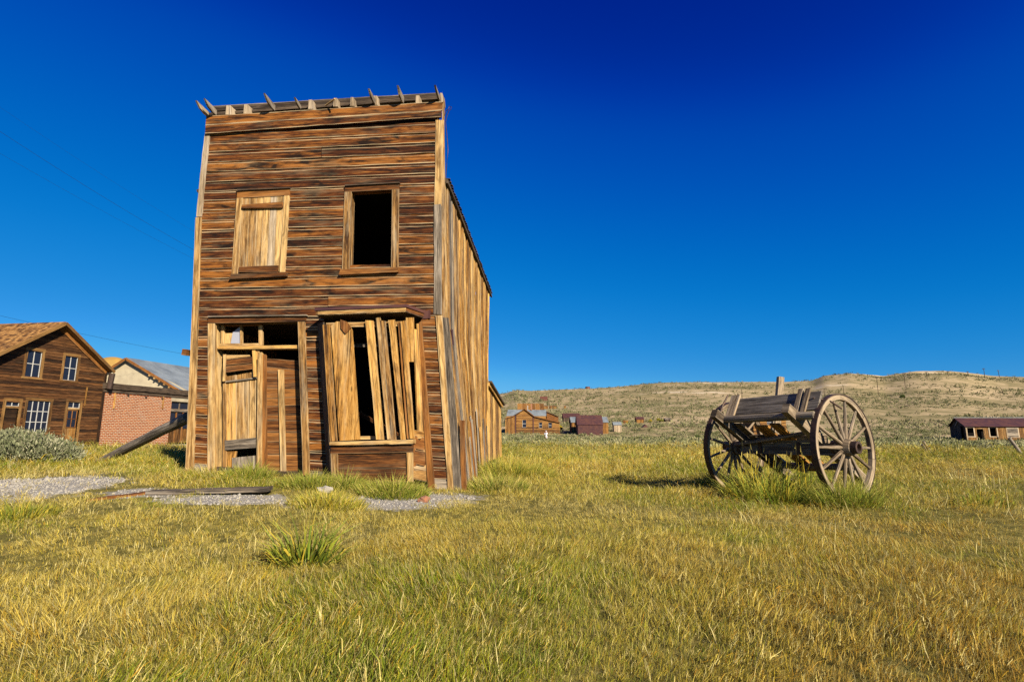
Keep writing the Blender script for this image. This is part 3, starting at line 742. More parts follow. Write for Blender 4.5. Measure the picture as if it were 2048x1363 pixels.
# cornice
FL, FR, WR, WL = fp(*cb(10, 207), .40), fp(*cb(1240, 160), .40), fp(*cb(1490, 245), .02), fp(*cb(10, 215), .02)
WL = FL - FN * .38
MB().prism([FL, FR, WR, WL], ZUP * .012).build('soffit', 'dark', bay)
cor = part('bay_cornice', bld)
MB().slab(FL, FR, fp(*cb(1240, 97), .40), fp(*cb(10, 157), .40), FN, .03, 8, .003).build('fascia', 'casing', cor)
FRt = fp(*cb(1240, 97), .40); H = (FRt - FR)
n = (WR - FR).cross(ZUP).normalized(); n = n if n.dot(FU) > 0 else -n
MB().slab(FR, WR, WR + H, FR + H, n, .03, 4, .002).build('side_fascia', 'board', cor)
MB().slab(WL, FL, FL + H, WL + H, -FU, .03, 2).build('side_fascia', 'board', cor)
M1 = MB(); top = [FL + H, FRt, WR + H, WL + H]
M1.prism([p + d for p, d in zip(top, ((FN - FU) * .015, (FN + FU) * .015, FU * .02, -FU * .015))], ZUP * .045)
M1.build('tin_roof_edge', 'purple', cor)
e0 = WR + H
MB().slab(e0 - FU * .03 - H * 1.1 + FN * .03, e0 + FU * .10 - H * 1.1 + FN * .03, e0 + FU * .10 + ZUP * .05 + FN * .02, e0 - FU * .02 + ZUP * .05 + FN * .02, FN, .05, 4, .012, wob=.012).build('bent_tin', 'purple', cor)

# --- right side wall: every board leans its own way
YB = F0.y + 5.3
T0, T1 = fp(888.5, 362, -.02), at(978, 590, YB)
K0, K1 = fp(893, 655, -.02), at(976, 700, YB)
B0, B1 = fp(929, 982, -.06), at(974.5, 918, YB)
DS = (T1 - T0); DS.z = 0; DS.normalize()
SN = Vector((DS.y, -DS.x, 0))                              # out of the right side
side = part('side_wall', bld)
NB = 38
edges = np.cumsum(RNG.uniform(.6, 1.35, NB)); edges = np.concatenate([[0], edges / edges[-1]])
for k in range(NB):
    a, b = edges[k] + .004, edges[k + 1] - .002
    ja, jb = random.uniform(-.012, .012), random.uniform(-.012, .012)
    out = random.uniform(0, .03)
    up = random.uniform(0, .16) if random.random() < .25 and k > 1 else random.uniform(0, .04)
    o = SN * out
    low = lambda t: B0.lerp(B1, t) + ZUP * up
    mid = lambda t: K0.lerp(K1, t)
    md2 = lambda t: (K0 * .55 + T0 * .45).lerp(K1 * .55 + T1 * .45, t)
    mb = MB().ribbon([low(a + ja) + o, mid(a) + o, md2(a) + o, T0.lerp(T1, a) + o], [low(b + jb) + o, mid(b) + o, md2(b) + o, T0.lerp(T1, b) + o], SN, .025, 3, .005, .004, .03)
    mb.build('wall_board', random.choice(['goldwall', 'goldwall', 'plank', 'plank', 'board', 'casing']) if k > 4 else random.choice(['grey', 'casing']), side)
for k in range(13):                                        # broken lower ends and loose battens
    t = random.uniform(.02, .95); w = random.uniform(.008, .016)
    p, q = B0.lerp(B1, t) + SN * .05, K0.lerp(K1, max(0, t - random.uniform(0, .05))) + SN * .045
    q = p.lerp(q, random.uniform(.2, .5)); L = (T1 - T0).length
    MB().slab(p, q, q + DS * w * L, p + DS * w * L, SN, .02, 3, .006, rag=.05).build('loose_batten', random.choice(['board', 'grey', 'plank']), side)
MB().slab(K0.lerp(K1, .05) + SN * .05 - ZUP * .25, K0.lerp(K1, .03) + SN * .05 - ZUP * .95 * 0 + ZUP * .0, K0.lerp(K1, .05) + SN * .05, K0.lerp(K1, .075) + SN * .05 - ZUP * .25, SN, .01, 2).build('tin_patch', 'purple', side)

# --- roof, hidden walls, floors
LT0 = fp(393, 470, -.02); LT0.z = T0.z + .1
LTv = T1 - T0
ll = part('plank_wall', bld)
LB0 = fp(372, 944, -.03)
for k in range(14):
    a, b = k / 14 + .002, (k + 1) / 14 - .002
    MB().slab(LB0 + LTv * b - ZUP * .3, LT0 + LTv * b, LT0 + LTv * a, LB0 + LTv * a - ZUP * .3, -FU, .03, 3, .004).build('wall_board', 'plank', ll)
MB().slab(LB0 + LTv - ZUP * .3, B1 - ZUP * .3, T1, LT0 + LTv, DS, .04).build('end_wall', 'board', bld)
ridge0 = (T0 + LT0) / 2 + ZUP * .75; ridge1 = ridge0 + LTv
roof = part('roof', bld)
MB().slab(T0 + SN * .06 + ZUP * .03, T1 + SN * .06 + ZUP * .03 + DS * .12, ridge1 + DS * .12, ridge0, SN * .4 + ZUP * .9, .05, 8, .004).build('roof_slope', 'dark', roof)
MB().slab(LT0 + LTv - FU * .09, LT0 - FU * .09, ridge0, ridge1, -FU * .4 + ZUP * .9, .05, 8, .004).build('roof_slope', 'dark', roof)
MB().bar(T0 + SN * .05 - ZUP * .01, T1 + SN * .05 - ZUP * .01 + DS * .12, .03, .045, segs=10, jit=.006).build('eave_board', 'dark', roof)
# shingle ends along the eave
mb = MB()
for k in range(60):
    p = T0.lerp(T1, (k + .1) / 60) + SN * .09; q = T0.lerp(T1, (k + .9) / 60) + SN * .09
    mb.slab(p - SN * .1 + ZUP * .06, q - SN * .1 + ZUP * .06, q + SN * random.uniform(-.01, .015) + ZUP * .045, p + SN * random.uniform(-.01, .015) + ZUP * .045, ZUP, .008)
mb.build('shingle_edge', 'dark', roof, kind='stuff')
zf = fp(620, 612, 0).z
MB().prism([fp(392, 640, -.10), fp(866, 640, -.10), fp(866, 640, -.10) + DS * 5.0, fp(392, 640, -.10) + DS * 5.0], ZUP * .1).build('floor', 'dark', bld)  # unseen floor between the storeys, added to keep the inside dark
q = [fp(408, 930, -.05) + DS * 1.9, fp(866, 930, -.05) + DS * 1.9, fp(866, 930, -.05) + DS * 1.9, fp(408, 930, -.05) + DS * 1.9]
q[2].z = q[3].z = T0.z - .12
MB().prism(q, DS * .05).build('blackout_partition', 'black', bld)  # unseen black partition, added so the windows read dark
MB().prism([fp(392, 930, -.05), fp(885, 965, -.05), fp(885, 965, -.05) + DS * 5.0, fp(392, 930, -.05) + DS * 5.0], -ZUP * .1).build('floor', 'dark', bld)
q = [fp(412, 640, -.06), fp(864, 640, -.06), fp(864, 640, -.06) + DS * 5.1, fp(412, 640, -.06) + DS * 5.1]
for p in q: p.z = T0.z - .06
MB().prism(q, ZUP * .04).build('blackout_ceiling', 'black', bld)  # unseen black ceiling, added to stop light getting into the upper room
# closing the false front from behind above the roof
MB().slab(fp(425, 300, -.10), fp(872, 300, -.10), fp(880, 215, -.10), fp(418, 240, -.10), FN, .03).build('parapet_backing', 'dark', bld)
# fallen stick and pale scraps inside the bay
MB().bar(fp(*cc(600, 240), -.1), fp(*cc(1180, 560), .1), .03, .05).build('fallen_lath', 'board', bay)
# block sticking out of the left corner
MB().bar(fp(377, 705, -.1), fp(369, 704, -.1) - FU * .01, .10, .10).build('beam_end', 'board', bld)

# --- rear lean-to
lean = part('lean_to', bld)
YL = YB + 2.9
R0, R1 = at(974, 766, YB + .05), at(1002, 811, YL); G0, G1 = at(974, 915, YB + .05), at(1003.5, 905, YL)
for k in range(11):
    a, b = k / 11 + .004, (k + 1) / 11 - .002
    MB().slab(G0.lerp(G1, a) - ZUP * .1, R0.lerp(R1, a), R0.lerp(R1, b), G0.lerp(G1, b) - ZUP * .1, SN, .025, 3, .004, wob=.004).build('wall_board', 'goldwall', lean)
MB().bar(R0 + SN * .05, R1 + SN * .05, .03, .13, segs=4, jit=.004).build('eave_board', 'plank', lean)
W = -FU * 4.2
MB().slab(R0 + SN * .12 + ZUP * .06, R1 + SN * .12 + ZUP * .06 + DS * .1, R1 + W + ZUP * .06 + DS * .1, R0 + W + ZUP * .06, ZUP, .05, 4, .004).build('roof_slope', 'dark', lean)
MB().slab(G1, G1 + W, R1 + W, R1, DS, .04).build('end_wall', 'plank', lean)

# wire that dangles from the top corner
pts = [fp(889, 232, 0), fp(892, 222, .02), fp(897, 218, .03), fp(899, 213, .03), fp(903, 214.5, .03), fp(901.5, 219, .03), fp(898, 221, .03), fp(896, 227, .02), fp(894, 232, .02), fp(891, 245, 0), fp(894, 270, -.02), fp(896, 300, -.02), fp(893, 335, -.02), fp(891, 362, -.02)]
MB().tube(pts, [.006] * len(pts), 5).build('dangling_wire', 'iron', bld)

# ================================================================== wall and roof builders for the other buildings
def strips(mb, O, du, n, poly, holes, pitch, horiz=True, th=.02, tilt=.012, gap=.006, segs=2, jit=.0):
    """lapped boards over a polygon (u, z) on the plane O + u*du + z*up; holes are (u0, u1, z0, z1)"""
    O, du, n = Vector(O), Vector(du), Vector(n)
    ax = 1 if horiz else 0
    lo, hi = min(p[ax] for p in poly), max(p[ax] for p in poly)
    c = lo
    while c < hi - .02:
        c1 = min(c + pitch * (1 if horiz else random.uniform(.8, 1.2)), hi); cm = (c + c1) / 2
        xs = []
        for p, q in zip(poly, poly[1:] + poly[:1]):
            if (p[ax] - cm) * (q[ax] - cm) < 0:
                t = (cm - p[ax]) / (q[ax] - p[ax]); xs.append(p[1 - ax] + t * (q[1 - ax] - p[1 - ax]))
        xs.sort()
        if len(xs) < 2: c = c1; continue
        spans = [(xs[0], xs[-1])]
        for h in holes:
            h0, h1 = (h[2], h[3]) if horiz else (h[0], h[1]); s0, s1 = (h[0], h[1]) if horiz else (h[2], h[3])
            if h0 < cm < h1:
                new = []
                for a, b in spans:
                    if s1 <= a or s0 >= b: new.append((a, b)); continue
                    if s0 - a > .02: new.append((a, s0))
                    if b - s1 > .02: new.append((s1, b))
                spans = new
        for a, b in spans:
            if horiz:
                A, B, C_, D = [O + du * u + ZUP * z for u, z in ((a, c), (b, c), (b, c1 - gap), (a, c1 - gap))]
                mb.slab(A, B, C_, D, n, th, segs, jit, tilt)
            else:
                A, B, C_, D = [O + du * u + ZUP * z for u, z in ((c1 - gap, a), (c1 - gap, b), (c, b), (c, a))]
                mb.slab(A, B, C_, D, n, th, segs, jit, 0, wob=.006)
        c = c1
    return mb
def rect_frame(parent, O, du, n, u0, u1, z0, z1, w, mat='trim', off=.03, name='casing'):
    O, du, n = Vector(O), Vector(du), Vector(n)
    P = lambda u, z: O + du * u + ZUP * z + n * off
    MB().slab(P(u0 - w, z1), P(u1 + w, z1), P(u1 + w, z1 + w), P(u0 - w, z1 + w), n, .04).build(name, mat, parent)
    MB().slab(P(u0 - w * 1.2, z0 - w * .7), P(u1 + w * 1.2, z0 - w * .7), P(u1 + w * 1.2, z0), P(u0 - w * 1.2, z0), n, .05, tilt=.03).build('sill', mat, parent)
    MB().slab(P(u0, z0), P(u0, z1), P(u0 - w, z1), P(u0 - w, z0), n, .04).build(name, mat, parent)
    MB().slab(P(u1 + w, z0), P(u1 + w, z1), P(u1, z1), P(u1, z0), n, .04).build(name, mat, parent)
def sash(parent, O, du, n, u0, u1, z0, z1, nx, nz, off=-.03, bar=.035, mat='white'):
    O, du, n = Vector(O), Vector(du), Vector(n)
    P = lambda u, z, o=off: O + du * u + ZUP * z + n * o
    for i in range(nx):
        for j in range(nz):
            a, b = u0 + (u1 - u0) * i / nx, u0 + (u1 - u0) * (i + 1) / nx; c, d = z0 + (z1 - z0) * j / nz, z0 + (z1 - z0) * (j + 1) / nz
            MB().slab(P(a, c, off - .02), P(b, c, off - .02), P(b, d, off - .02), P(a, d, off - .02), n, .006).build('pane', 'glass', parent)
    mb = MB()
    for i in range(nx + 1):
        u = u0 + (u1 - u0) * i / nx; mb.slab(P(u + bar / 2, z0), P(u + bar / 2, z1), P(u - bar / 2, z1), P(u - bar / 2, z0), n, .03)
    for j in range(nz + 1):
        z = z0 + (z1 - z0) * j / nz; mb.slab(P(u0, z - bar / 2, off + .002), P(u1, z - bar / 2, off + .002), P(u1, z + bar / 2, off + .002), P(u0, z + bar / 2, off + .002), n, .03)
    mb.build('sash_bars', mat, parent)

# ------------------------------------------------------------------ the two buildings across the street on the left
Q0 = at(191, 893, 31.0); Q0.z = -.06
WD = Vector((.144, 1, 0)).normalized()                     # the shared street line, running away
WN = Vector((WD.y, -WD.x, 0))                              # facing the street (+X)
def sw(px, py, off=0.0):
    p = hit(px, py, Q0 + WN * off, WN); d = p - Q0
    return d.dot(WD), p.z - Q0.z
hs = thing('wooden_house', 'dark brown two storey wooden store with shingle roof and white sash windows', 'house', Q0 - WD * 3 - WN * 2)
OV = .42
ao, eo = sw(132.5, 643, OV), sw(229, 741, OV)              # apex and right end of the overhanging rake
sl = (ao[1] - eo[1]) / (eo[0] - ao[0])
apex = (ao[0], ao[1] - .2); hw = -apex[0]; uL = apex[0] - hw; az = apex[1]; ez = az - sl * hw
gpoly = [(uL, 0), (0, 0), (0, ez), (apex[0], az), (uL, ez)]
def box_px(x0, x1, y0, y1): 
    a, b = sw(x0, y1), sw(x1, y0); c = sw(x0, y0); d = sw(x1, y1)
    return ((a[0] + c[0]) / 2, (b[0] + d[0]) / 2, (a[1] + d[1]) / 2, (b[1] + c[1]) / 2)
ch = crop(0, 620, 4.7)
def bxh(x0, x1, y0, y1): p, q = ch(x0, y0), ch(x1, y1); return box_px(p[0], q[0], p[1], q[1])
uw1, uw2 = bxh(245, 385, 378, 630), bxh(598, 722, 430, 660)
lw, ld, rd = bxh(240, 455, 850, 1150), bxh(30, 160, 850, 1200), bxh(615, 730, 862, 1245)
holes = [uw1, uw2, lw, ld, rd]
strips(MB(), Q0 + WN * .0, WD, WN, gpoly, holes, .145, True, .015, .03, .004, 10, .014).build('siding', 'house', hs, kind='stuff')
MB().slab(Q0 + WD * uL - WN * .25, Q0 - WN * .25, Q0 - WN * .25 + ZUP * ez, Q0 + WD * uL - WN * .25 + ZUP * ez, WN, .02).build('interior_dark_sheet', 'black', hs)  # black sheet behind the openings, standing in for the unlit rooms
for nm, h, nx, nz in (('window', uw1, 2, 2), ('window', uw2, 2, 2), ('shop_window', lw, 4, 3)):
    w = part(nm, hs); rect_frame(w, Q0, WD, WN, *h, .13, 'trim'); sash(w, Q0, WD, WN, *h, nx, nz)
for h, nm in ((ld, 'boarded_door'), (rd, 'glazed_door')):
    w = part(nm, hs); rect_frame(w, Q0, WD, WN, *h, .13, 'trim')
    u0, u1, z0, z1 = h; zt = z1 - (z1 - z0) * .14
    sash(w, Q0, WD, WN, u0, u1, zt, z1, 2, 1)
    P = lambda u, z, o=-.06: Q0 + WD * u + ZUP * z + WN * o
    MB().slab(P(u0, zt - .1, .0), P(u1, zt - .1, .0), P(u1, zt, .0), P(u0, zt, .0), WN, .06).build('transom_bar', 'casing', w)
    if nm == 'boarded_door':
        for k in range(7):
            z = z0 + (zt - .1 - z0) * k / 7; zz = z0 + (zt - .1 - z0) * (k + .96) / 7
            MB().slab(P(u0, z), P(u1, z), P(u1, zz), P(u0, zz), WN, .02).build('door_board', 'house', w)
    else:
        zm = z0 + (z1 - z0) * .38
        sash(w, Q0, WD, WN, u0 + .08, u1 - .08, zm, zt - .14, 2, 2, mat='board')
        for k in range(3):
            a, b = u0 + (u1 - u0) * k / 3, u0 + (u1 - u0) * (k + .95) / 3
            MB().slab(P(b, z0), P(b, zm), P(a, zm), P(a, z0), WN, .03).build('door_plank', 'cabin', w)
# roof: gable faces the street, overhang
A_ = Q0 + WD * apex[0] + ZUP * (az + .16) + WN * OV
eR = Q0 + WD * eo[0] + ZUP * (ez + .16 - sl * eo[0]) + WN * OV
eL = Q0 + WD * (uL - .55) + ZUP * (ez + .16 - sl * .55) + WN * OV
BK = -WN * 9.0
hr = part('roof', hs)
def roof_rows(p_eave, p_ridge, along, rows, mat, name, parent, n, th=.025, per=1.6):
    """courses of shingles as short lapped pieces"""
    mb = MB(); along = Vector(along); L = along.length; cnt = max(1, int(L / per))
    for r in range(rows):
        a, b = p_eave.lerp(p_ridge, r / rows), p_eave.lerp(p_ridge, (r + 1.15) / rows)
        for k in range(cnt):
            s0, s1 = along * (k / cnt), along * ((k + .985) / cnt)
            j = (p_eave - p_ridge).normalized() * random.uniform(0, .03)
            mb.slab(a + j + s0, b + s0, b + s1, a + j + s1, n, th, 1, 0, 0)
            # lift lower edge
            for q in range(len(mb.v) - 24, len(mb.v)): pass
    return mb.build(name, mat, parent, kind='stuff')
nL = (-WD * sl + ZUP).normalized(); nR = (WD * sl + ZUP).normalized()
roof_rows(eL + nL * .03, A_ + nL * .03, BK, 24, 'shingle', 'shingles', hr, nL, .03, .16)
MB().slab(eL, A_, A_ + BK, eL + BK, nL, .05).build('roof_deck', 'board', hr)
MB().slab(A_, eR, eR + BK, A_ + BK, nR, .07).build('roof_deck', 'board', hr)
for a, b in ((eL, A_), (A_, eR)):
    MB().bar(a + WN * .03 - ZUP * .05, b + WN * .03 - ZUP * .05, .05, .16, segs=6).build('rake_board', 'trim', hr)
MB().bar(Q0 + WD * (apex[0] + .1) + ZUP * (az - .12) + WN * .06, Q0 + WD * .02 + ZUP * (ez - .06) + WN * .06, .05, .2, segs=4).build('frieze_board', 'board', hr)
MB().bar(Q0 + WD * .03 + WN * .05, Q0 + WD * .03 + WN * .05 + ZUP * ez, .14, .06, up=WN).build('corner_board', 'house', hs)
MB().slab(Q0 - WN * 9, Q0, Q0 + ZUP * ez, Q0 - WN * 9 + ZUP * ez, WD, .05).build('eave_wall', 'house', hs)
MB().slab(Q0 + WD * uL, Q0 + WD * uL - WN * 9, Q0 + WD * uL - WN * 9 + ZUP * ez, Q0 + WD * uL + ZUP * ez, -WD, .05).build('eave_wall', 'house', hs)
MB().tube([Q0 + WD * .2 + WN * .3 + ZUP * (ez - .1), Q0 + WD * .16 + WN * .25 + ZUP * (ez - 1.0)], [.16, .15], 10).build('rain_barrel_spout', 'iron', hs, smooth=True)
a, b = sw(*ch(812, 722)), sw(*ch(785, 900))
MB().bar(Q0 + WD * a[0] + ZUP * a[1] + WN * .06, Q0 + WD * b[0] + ZUP * b[1] + WN * .06, .03, .07, up=WD).build('nailed_lath', 'plank', hs)
# stone sill / boardwalk edge in front of both
MB().slab(Q0 + WD * (uL - 1) + WN * .5 - ZUP * .15, Q0 + WD * 12 + WN * .5 - ZUP * .15, Q0 + WD * 12 + WN * .5 + ZUP * .02, Q0 + WD * (uL - 1) + WN * .5 + ZUP * .02, WN, .5, 20, .015).build('stone_footing', 'stone', None)
tag(bpy.data.objects['stone_footing'], 'low pale stone footing along the foot of both street buildings', 'footing')

bk = thing('brick_building', 'red brick building with plastered gable, iron shutters and grey tin roof', 'building', Q0 + WD * 4)
cbk = crop(190, 690, 6.195)
ctop = sw(*cbk(130, 480))[1]
wall_u1 = 12.0
dh = (sw(*cbk(915, 1000))[0], sw(*cbk(915, 1000))[0] + 2.6, .12, sw(*cbk(930, 690))[1])
def brick_quad(mb, u0, u1, z0, z1):
    P = lambda u, z: Q0 + WD * u + ZUP * z + WN * .03
    mb.poly((P(u0, z0), P(u1, z0), P(u1, z1), P(u0, z1)), [(u0, z0), (u1, z0), (u1, z1), (u0, z1)])
mb = MB(); brick_quad(mb, .06, dh[0], -.3, ctop); brick_quad(mb, dh[0], dh[1], dh[3] + .25, ctop); brick_quad(mb, dh[1], wall_u1, -.3, ctop)
mb.build('brick_wall', 'brick', bk)
P = lambda u, z, o=0.0: Q0 + WD * u + ZUP * z + WN * o
MB().slab(P(.06, -.3, -.35), P(wall_u1, -.3, -.35), P(wall_u1, ctop, -.35), P(.06, ctop, -.35), WN, .02).build('interior_dark_sheet', 'black', bk)  # dark sheet behind the brick, in place of interior shade
MB().slab(P(.06, -.3, .03), P(.06, ctop, .03), P(.06, ctop, -.3), P(.06, -.3, -.3), -WD, .02).build('wall_end', 'brick', bk)
MB().slab(P(dh[0] - .05, dh[3], .045), P(dh[1], dh[3], .045), P(dh[1], dh[3] + .25, .045), P(dh[0] - .05, dh[3] + .25, .045), WN, .3).build('lintel', 'plaster', bk)
cz0, cz1 = sw(*cbk(120, 560))[1], sw(*cbk(120, 465))[1]
MB().slab(P(-.05, cz0 + .12, .20), P(wall_u1, cz0 + .12, .20), P(wall_u1, cz1, .24), P(-.05, cz1, .24), WN, .24, 10, .01).build('cornice', 'dark', bk)
MB().slab(P(-.02, cz0 - .08, .10), P(wall_u1, cz0 - .08, .10), P(wall_u1, cz0 + .12, .10), P(-.02, cz0 + .12, .10), WN, .07, 10, .008).build('cornice_board', 'dark', bk)
for x in (240, 845):
    a, b = sw(*cbk(x, 590)), sw(*cbk(x - 20, 785)); MB().bar(P(a[0], a[1], .06), P(b[0], b[1], .06), .05, .08, up=WD).build('nailed_lath', 'plank', bk)
for x, y in ((172, 595), (402, 622), (622, 645), (825, 662)):
    a = sw(*cbk(x, y)); MB().tube([P(a[0], a[1], .03), P(a[0], a[1], .09)], [.07, .06], 8).build('tie_rod_plate', 'iron', bk)
d = part('double_door', bk)
zt = sw(*cbk(915, 800))[1]
MB().slab(P(dh[0], zt - .09, .0), P(dh[1], zt - .09, .0), P(dh[1], zt + .03, .0), P(dh[0], zt + .03, .0), WN, .1).build('transom_bar', 'grey', d)
sash(d, Q0, WD, WN, dh[0] + .05, dh[1] - .05, zt + .05, dh[3], 3, 1, -.1, .08, 'pale')
for k in range(4):
    u = dh[0] + .02 + k * .62
    MB().slab(P(u + .6, .12, -.1), P(u + .6, 1.05, -.1), P(u, 1.05, -.1), P(u, .12, -.1), WN, .04).build('door_panel', 'cabin', d)
    MB().slab(P(u + .58, 1.08, -.13), P(u + .58, zt - .1, -.13), P(u + .02, zt - .1, -.13), P(u + .02, 1.08, -.13), WN, .02).build('pane', 'glass', d)
    MB().slab(P(u + .08, .12, -.08), P(u + .08, zt - .1, -.08), P(u - .02, zt - .1, -.08), P(u - .02, .12, -.08), WN, .04).build('door_stile', 'board', d)
# gabled upper part standing behind the brick street wall
GY = Q0.y + 7.6
ga, gl, gr_ = at(*cbk(425, 158), GY), at(*cbk(40, 405), GY), at(*cbk(1135, 585), GY)
base = sw(*cbk(400, 640))[1] + Q0.z - .6
up = part('gabled_part', bk)
mb = MB(); pts = [Vector((gl.x, GY, base)), Vector((gr_.x + .3, GY, base)), Vector((gr_.x + .3, GY, gr_.z - .05)), Vector((ga.x, GY, ga.z - .12)), Vector((gl.x, GY, gl.z - .05))]
mb.prism(pts, (0, .3, 0)).build('plaster_gable', 'plaster', up)
RB = Vector((.144, 1, 0)) * 11
of = Vector((0, -.35, 0))
sR = Vector((gr_.x - ga.x, 0, gr_.z - ga.z)); sR2 = sR * 1.12
nr = Vector((-sR.z, 0, sR.x)).normalized()
for k in range(9):
    for j in range(3):
        a = ga + of + sR2 * (j / 3); b = ga + of + sR2 * ((j + 1.04) / 3)
        MB().slab(a + RB * (k / 9), a + RB * ((k + 1.02) / 9), b + RB * ((k + 1.02) / 9), b + RB * (k / 9), nr, .012, 2, .01, wob=.01).build('tin_sheet', 'tin', up)
sL = Vector((gl.x - ga.x, 0, gl.z - ga.z)); nl = Vector((sL.z, 0, -sL.x)).normalized()
MB().slab(ga + of + sL * 1.1, ga + of, ga + of + RB, ga + of + sL * 1.1 + RB, nl, .05).build('tin_slope', 'tin', up)
for a, b in ((ga + of, ga + of + sR2), (ga + of + sL * 1.1, ga + of)):
    MB().bar(a - ZUP * .1, b - ZUP * .1, .06, .18, segs=6).build('rake_board', 'board', up)
for k in range(8):
    p = ga + sR * (.42 + k * .085) - ZUP * .26
    MB().bar(p + Vector((0, .1, 0)), p + Vector((0, -.42, 0)) , .10, .10).build('purlin_end', 'casing', up)
# flat roof between brick wall and gable
MB().slab(P(.06, ctop - .3, 0), P(wall_u1, ctop - .3, 0), P(wall_u1, ctop - .3, -9), P(.06, ctop - .3, -9), ZUP, .05).build('flat_roof', 'tin', bk)

# ochre spoil heap rising behind the brick gable
def mound():
    Y = 330.0; a, b, tp = at(196, 740, Y), at(252, 740, Y), at(228, 713.5, Y)
    rx = (b.x - a.x) * .62; c = Vector(((a.x + b.x) / 2, Y, gz((a.x + b.x) / 2, Y) - .5)); hgt = tp.z - c.z
    n, k = 14, 28; V, F = [], []
    for i in range(n + 1):
        f = i / n
        for j in range(k):
            t = 2 * math.pi * j / k; r = rx * 1.45 * math.cos(f * math.pi / 2) * (1 + .10 * math.sin(3 * t + 2 * f) + .05 * math.sin(7 * t))
            V.append((c.x + r * math.cos(t), c.y + r * math.sin(t) * .8, c.z + hgt * math.sin(f * math.pi / 2)))
    for i in range(n):
        for j in range(k): F.append((i * k + j, i * k + (j + 1) % k, (i + 1) * k + (j + 1) % k, (i + 1) * k + j))
    me = bpy.data.meshes.new('ochre_mound'); me.from_pydata(V, [], F); me.materials.append(M['ochre']); me.polygons.foreach_set('use_smooth', [True] * len(F)); me.update()
    link(bpy.data.objects.new('ochre_mound', me), kind='structure', label='ochre yellow earth mound rising behind the brick gable', category='mound')
mound()
# ------------------------------------------------------------------ timber prop against the left side
pb = onground(196, 926); pt_ = at(378, 833, 10.3)
mb = MB(); pts = [(pb - (pt_ - pb).normalized() * .25).lerp(pt_, t / 8) + Vector((0, 0, random.uniform(-.012, .012))) for t in range(9)]
mb.tube(pts, [.085, .09, .092, .097, .10, .10, .103, .106, .108], 14)
tag(mb.build('prop_log', 'grey', None, smooth=True), 'thick weathered log propped slantwise against the leaning building', 'log')

# ------------------------------------------------------------------ far cabins
def cabin(name, label, cat, Y, x0, x1, yb, ye, yr, depth=4.0, wall='cabin', roof='tin', vert=False, windows=(), doors=(), gable_left=False, group=None, roof_out=.15, sheets=0):
    """ridge parallel to the picture: front wall x0..x1, eave row ye, ridge row yr (photo pixels) at distance Y"""
    a, b = at(x0, yb, Y), at(x1, yb, Y); zb = min(a.z, gz((a.x + b.x) / 2, Y)) - .15; ze = at(x0, ye, Y).z; zr = at((x0 + x1) / 2, yr, Y + depth / 2).z
    t = thing(name, label, cat, ((a.x + b.x) / 2, Y + depth / 2, zb), group)
    du, n = Vector((1, 0, 0)), Vector((0, -1, 0)); W = b.x - a.x
    O = Vector((a.x, Y, zb))
    hl = []
    for (wx0, wx1, wy0, wy1) in windows + doors if isinstance(windows, tuple) else windows:
        p, q = at(wx0, wy1, Y), at(wx1, wy0, Y); hl.append((p.x - a.x, q.x - a.x, p.z - zb, q.z - zb))
    strips(MB(), O, du, n, [(0, 0), (W, 0), (W, ze - zb), (0, ze - zb)], hl, .22 if vert else .2, not vert, .03, .02, .012, 2, .004).build('wall_boards', wall, t, kind='stuff')
    for s, nn in ((0, Vector((-1, 0, 0))), (W, Vector((1, 0, 0)))):
        O2 = Vector((a.x + s, Y, zb)); d2 = Vector((0, 1, 0))
        strips(MB(), O2, d2, nn, [(0, 0), (depth, 0), (depth, ze - zb), (depth / 2, zr - zb), (0, ze - zb)], [], .22, not vert, .03, .0, .012, 2, .004).build('gable_boards', wall, t, kind='stuff')
    MB().slab(O + Vector((W, depth, 0)), O + Vector((0, depth, 0)), O + Vector((0, depth, ze - zb)), O + Vector((W, depth, ze - zb)), -n, .05).build('end_wall', wall, t)
    MB().slab(O + Vector((0, .5, 0)), O + Vector((W, .5, 0)), O + Vector((W, .5, ze - zb)), O + Vector((0, .5, ze - zb)), n, .02).build('interior_dark_sheet', 'black', t)  # near-black sheet painted in for the dark inside of the cabin
    e = Vector((a.x - roof_out, Y - roof_out, ze - .02)); r = Vector((a.x - roof_out, Y + depth / 2, zr)); L = Vector((W + 2 * roof_out, 0, 0)); eb = Vector((e.x, Y + depth + roof_out, e.z))
    nf = (r - e).cross(L); nf = nf if nf.z > 0 else -nf; nf.normalize()
    N = sheets or max(2, int(L.length / 1.2))
    for k in range(N):
        MB().slab(e + L * (k / N), r + L * (k / N), r + L * ((k + .99) / N), e + L * ((k + .99) / N), nf, .04, 2, .008).build('roof_sheet', roof, t)
    MB().slab(r, eb, eb + L, r + L, Vector((0, .5, 1)), .04).build('roof_slope', roof, t)
    for i, h in enumerate(hl):
        w = part('window' if i < len(windows) else 'door', t)
        rect_frame(w, O, du, n, *h, .12, 'trim')
        if i < len(windows): sash(w, O, du, n, *h, 1, 2, -.05, .07)
    return t, O, W, ze, zr, zb

